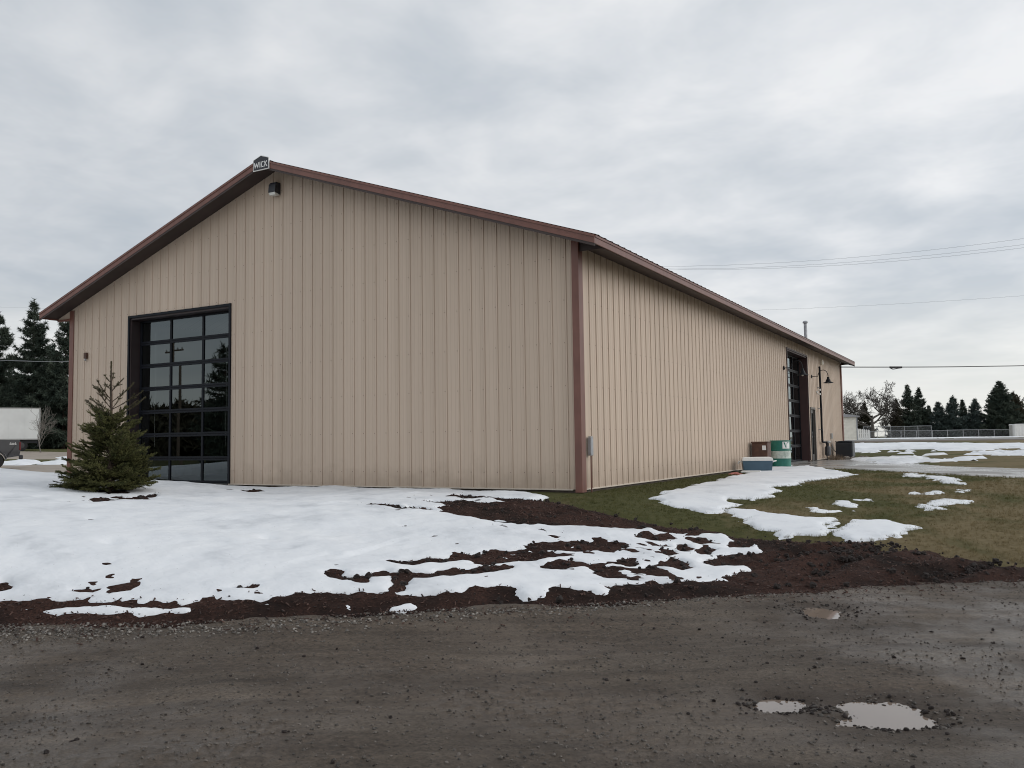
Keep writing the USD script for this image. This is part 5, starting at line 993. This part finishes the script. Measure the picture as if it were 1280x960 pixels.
def chain_fence(loc, length, hgt, n_posts, thick, label, group=None):
    t = thing('chain_link_fence', label, 'fence', loc, RZ, group); xs = np.linspace(0, length, n_posts)
    for k, x in enumerate(xs): m = MB(); m.tube([(x, 0, -.2), (x, 0, hgt + .06)], .085 if k in thick else .05, 6); obj('post', m.mesh(), GALV, t)
    m = MB(); m.tube([(0, 0, hgt), (length, 0, hgt)], .045, 6); obj('top_rail', m.mesh(), GALV, t)
    m = MB(); s = .22
    for k in range(int((length + hgt) / s)):
        for sg in (1, -1):
            a0 = k * s - hgt; x0, x1, z0, z1 = (a0, a0 + hgt, 0, hgt) if sg == 1 else (a0, a0 + hgt, hgt, 0)
            def cut(xx): return z0 + (z1 - z0) * (xx - x0) / (x1 - x0)
            c0, c1 = max(x0, 0), min(x1, length)
            if c1 - c0 < .05: continue
            m.add([(c0, -.004 * sg, cut(c0) - .008), (c1, -.004 * sg, cut(c1) - .008), (c1, -.004 * sg, cut(c1) + .008), (c0, -.004 * sg, cut(c0) + .008)], [(0, 1, 2, 3)])
    obj('wire_mesh', m.mesh(), GALV, t, kind='stuff'); return t
x0, y0, z0 = stand(1088, 138, 0); chain_fence((x0, y0, z0), 22.3, 1.15, 10, (4, 9), 'long low chain-link fence along the far side of the road')
x0, y0, z0 = stand(1080, 146, 0); chain_fence((x0, y0, z0), 11.5, 1.9, 6, (), 'taller chain-link fence below the bare tree behind the low fence')
x_, y_, z_ = stand(1273.5, 136, 0); t = thing('white_bin', 'white box container at the right end of the low chain-link fence', 'container', (x_, y_, z_), RZ); WHITEBIN = mat('white_bin_paint', (.86, .86, .85), rough=.5, var=.04)
m = MB(); m.box(-.9, 1.6, -.8, .8, 0, 1.85, .06); obj('body', m.mesh(), WHITEBIN, t); m = MB(); m.box(-.95, 1.65, -.85, .85, 1.852, 1.98, .04); obj('lid', m.mesh(), WHITEBIN, t)
for k in range(5): m = MB(); m.box(-.75 + .5 * k, -.70 + .5 * k, -.84, -.80, .1, 1.75); obj('rib', m.mesh(), WHITEBIN, t)
x_, y_, z_ = stand(1264, 136, 0); t = thing('gate_post', 'pale grey gate post beside the white box container', 'post', (x_, y_, z_), RZ)
m = MB(); m.box(-.14, .14, -.14, .14, -.1, 1.75, .02); obj('shaft', m.mesh(), GREYBOX, t); m = MB(); m.hull([(sx * w, sy * w, z) for sx in (-1, 1) for sy in (-1, 1) for w, z in ((.18, 1.752), (.18, 1.80), (.05, 1.92))]); obj('cap', m.mesh(), GREYBOX, t)

# trailer, rear end to the right
x_, y_, z_ = stand(49.5, 78, 0); t = thing('semi_trailer', 'long white box trailer parked before the tall spruces at the left edge', 'trailer', (x_, y_, z_), DRIVEWAY_RZ)
m = MB(); m.box(-13.4, 0, 0, 2.6, 1.06, 3.86, .03); obj('box_body', m.mesh(), TRAILERW, t)
m = MB(); m.box(-13.42, .02, -.02, .02, 1.02, 1.12); m.box(-13.42, .02, -.02, .02, 3.80, 3.88); m.box(-.08, .025, -.025, 2.62, 1.02, 3.89); obj('edge_rail', m.mesh(), GREYBOX, t)
for k in range(11): m = MB(); m.box(-1.2 - 1.2 * k - .02, -1.2 - 1.2 * k + .02, -.012, .002, 1.12, 3.80); obj('panel_seam', m.mesh(), TRAILERW, t)
m = MB(); m.box(-4.6, -.2, .3, 2.3, .72, 1.02); m.box(-.2, -.08, .15, 2.45, .42, .55); m.box(-.16, -.1, .5, .6, .5, 1.02); obj('chassis', m.mesh(), SIGNBLACK, t)
for wx in (-1.45, -2.75):
    for wy in (.25, 2.05): m = MB(); m.lathe([(.0, -.14), (.30, -.14), (.50, -.12), (.52, 0), (.50, .14), (.30, .16), (.0, .16)], (wx, wy, .52), 22, 'y'); w_ = obj('wheel', m.mesh(), TYRE, t, 40); m = MB(); m.lathe([(0, -.16), (.12, -.16), (.27, -.145), (.28, -.13)], (wx, wy, .52), 16, 'y'); obj('rim', m.mesh(), DARKRIM, w_, 40)
m = MB(); m.box(-3.3, -3.28, .1, 2.5, .25, .95); obj('mud_flap', m.mesh(), TYRE, t)

# pickup truck, tail to the right
x_, y_, z_ = stand(26.5, 42, 0); t = thing('pickup_truck', 'dark grey pickup truck with its tail showing at the left edge', 'pickup truck', (x_, y_, z_), DRIVEWAY_RZ)
def arch(cx, r_): return [(cx + r_ * math.cos(a), .40 + r_ * math.sin(a) * .98) for a in np.linspace(0, math.pi, 12)]
body = [(-.06, .62), (-.02, .95), (-.06, 1.40), (-1.9, 1.42), (-2.02, 1.42), (-3.75, 1.42), (-3.95, 1.20), (-5.45, 1.10), (-5.62, .95), (-5.62, .50), (-5.05, .42)] + arch(-4.62, .44)[::-1] + [(-4.1, .42), (-1.75, .42)] + arch(-1.10, .44)[::-1] + [(-.70, .52)]
m = MB(); m.prism(body, 'y', .02, 1.90); obj('body', m.mesh(), TRUCKPAINT, t)
m = MB(); m.hull([(x, y, z) for x, z, y0_, y1_ in ((-2.0, 1.425, .05, 1.87), (-2.1, 1.93, .22, 1.70), (-3.3, 1.93, .22, 1.70), (-3.95, 1.425, .05, 1.87)) for y in (y0_, y1_)]); obj('cab', m.mesh(), TRUCKPAINT, t)
m = MB(); m.add([(-2.12, .075, 1.46), (-3.78, .075, 1.46), (-3.22, .20, 1.88), (-2.16, .20, 1.88)], [(3, 2, 1, 0)]); obj('side_window', m.mesh(), PANE, t)
m = MB(); m.box(-.09, .09, -.02, 1.94, .46, .66, .03); obj('bumper', m.mesh(), mat('dark_bumper', (.03, .03, .033), rough=.5), t)
for yy in (.0, 1.80): m = MB(); m.box(-.09, -.005, yy, yy + .12, .90, 1.30, .02); obj('tail_lamp', m.mesh(), TAILRED, t)
for wx in (-1.10, -4.62):
    for wy in (.15, 1.77): m = MB(); m.lathe([(0, -.11), (.25, -.12), (.37, -.10), (.385, 0), (.37, .10), (.25, .12), (0, .11)], (wx, wy, .385), 24, 'y'); w_ = obj('wheel', m.mesh(), TYRE, t, 40); m = MB(); m.lathe([(0, -.125), (.08, -.13), (.22, -.12), (.24, -.105)], (wx, wy, .385), 16, 'y'); obj('rim', m.mesh(), GALV, w_, 40)
tx = meshkit.text_mesh('4x4', .12, .004, True); v = np.array(tx.vertices); obj('badge', (np.stack([v[:, 0] - .50, .016 - v[:, 2], v[:, 1] + 1.16], 1), np.array(tx.faces)), WHITEP, t)
m = MB(); m.tube([(-.60, .008, .55), (-.68, .008, .72), (-.88, .008, .86), (-1.10, .008, .90), (-1.32, .008, .86), (-1.52, .008, .72), (-1.60, .008, .55)], .02, 6); obj('wheel_arch_trim', m.mesh(), SIGNBLACK, t, 40)

# red-roofed outbuilding behind the trailer
x_, y_, z_ = stand(-22, 92, 0); t = thing('red_roof_shed', 'low shed with a dull red roof showing just above the trailer', 'shed', (x_, y_, z_), DRIVEWAY_RZ)
m = MB(); m.box(-5, 3.1, 0, 4, 0, 4.3); obj('wall', m.mesh(), SHEDW, t); m = MB(); m.hull([(x, y, z) for x in (-5.3, 3.4) for y, z in ((-.4, 4.3), (-.4, 4.42), (2, 5.4), (4.4, 4.3))]); obj('roof', m.mesh(), TRIM, t)

# ------------------------------------------------------------------ overhead cables
def cable(name, p0, p1, sag, rad, ma, label, group=None):
    p0, p1 = np.array(p0, float), np.array(p1, float); s = np.linspace(0, 1, 40)[:, None]; p = p0 + (p1 - p0) * s; p[:, 2] -= sag * 4 * (s * (1 - s))[:, 0]
    m = MB(); m.tube(p, rad, 5); return tag(obj(name, m.mesh(), ma), label, 'cable', group)
t = thing('service_cable', 'thick dark cable running right from the far corner of the barn', 'cable')
p0, p1 = np.array([0.03, 30.3, 4.42]), np.array(far(1420, 452.5, 55)); s = np.linspace(0, 1, 60)[:, None]; p = p0 + (p1 - p0) * s; p[:, 2] -= .10 * 4 * (s * (1 - s))[:, 0]
m = MB(); m.tube(p, .026, 6); obj('strand', m.mesh(), WIREBLACK, t)
k = 8; m = MB(); m.tube([p[k] + [0, 0, -.03], p[k] + (p[k + 1] - p[k]) * .5 + [0, 0, -.10], p[k + 2] + [0, 0, -.03]], .03, 6); m.tube([p[k], p[k + 2]], .05, 6); obj('splice', m.mesh(), WIREBLACK, t)
for k, (a_, b_) in enumerate((((800, 333), (1330, 291)), ((800, 336), (1330, 299)), ((830, 336), (1330, 303)))):
    cable('power_line', far(*a_, 120), far(*b_, 95), 1.0, .014, WIREGREY, ('highest thin power line across the sky right of the roof', 'middle thin power line right of the roof', 'lower of the three close power lines right of the roof')[k], 'thin power lines across the sky')
cable('power_line', far(900, 389, 120), far(1340, 365, 100), .3, .011, WIREGREY, 'single faint power line below the close three', 'thin power lines across the sky')
cable('yard_cable', far(-60, 446, 70), far(120, 450.5, 70), .2, .022, WIREGREY, 'pale cable crossing in front of the tall spruces at left')
cable('power_line', far(-60, 380, 130), far(130, 385, 130), .3, .010, WIREGREY, 'faint power line high behind the tall spruces at left', 'thin power lines across the sky')

# ------------------------------------------------------------------ across the drive: what the glass door mirrors
for k, (x_, y_, hh, r0, lab) in enumerate(((-45, -31.5, 9.6, 2.6, 'dark spruce across the drive that shows mirrored in the glass door'), (-51, -39.5, 8.6, 2.6, 'smaller spruce across the drive left of the mirrored one'))):
    conifer('roadside_spruce', (x_, y_, h1(x_, y_) - .1), hh, r0, 300 + k, (BARK, FARNEEDLE), lab, 'spruce tree', 'spruces across the drive', .45, 7, .45, 14, .45, .12, .15, .25, .15, .0, .65, .25)
t = thing('utility_pole', 'wooden utility pole with crossarm across the drive, mirrored in the glass door', 'utility pole', (-42.4, -25.1, h1(-42.4, -25.1)))
m = MB(); m.tube([(0, 0, -.5), (0, 0, 8.6)], [.11, .08], 10); obj('pole', m.mesh(), POLEWOOD, t); m = MB(); m.box(-1.0, 1.0, -.05, .05, 7.95, 8.05); obj('crossarm', m.mesh(), POLEWOOD, t)
for x in (-.9, -.45, .45, .9): m = MB(); m.lathe([(0, 8.05), (.05, 8.06), (.06, 8.13), (.03, 8.2), (0, 8.21)], (x, 0, 0), 8); obj('insulator', m.mesh(), GREYBOX, t)
for k, (x_, y_) in enumerate(((-84, -57), (-97, -73), (-104, -83), (-92, -50), (-112, -92))):
    conifer('far_woodland_tree', (x_, y_, h1(x_, y_) - .2), 6.0 + (k * 37 % 5) * .4, 9.0, 330 + k, (BARK, BROWNNEEDLE), ('broad low evergreen across the drive straight behind the utility pole', 'wide dull evergreen second in the row beyond the utility pole', 'spreading evergreen third in the row beyond the utility pole', 'low wide evergreen at the near end of the row beyond the utility pole', 'broad evergreen at the far end of the row beyond the utility pole')[k], 'evergreen tree', 'far wood across the drive', .8, 9, 1.2, 5, 1.2, .4, .15, .2, .1, .0, .35, .3)
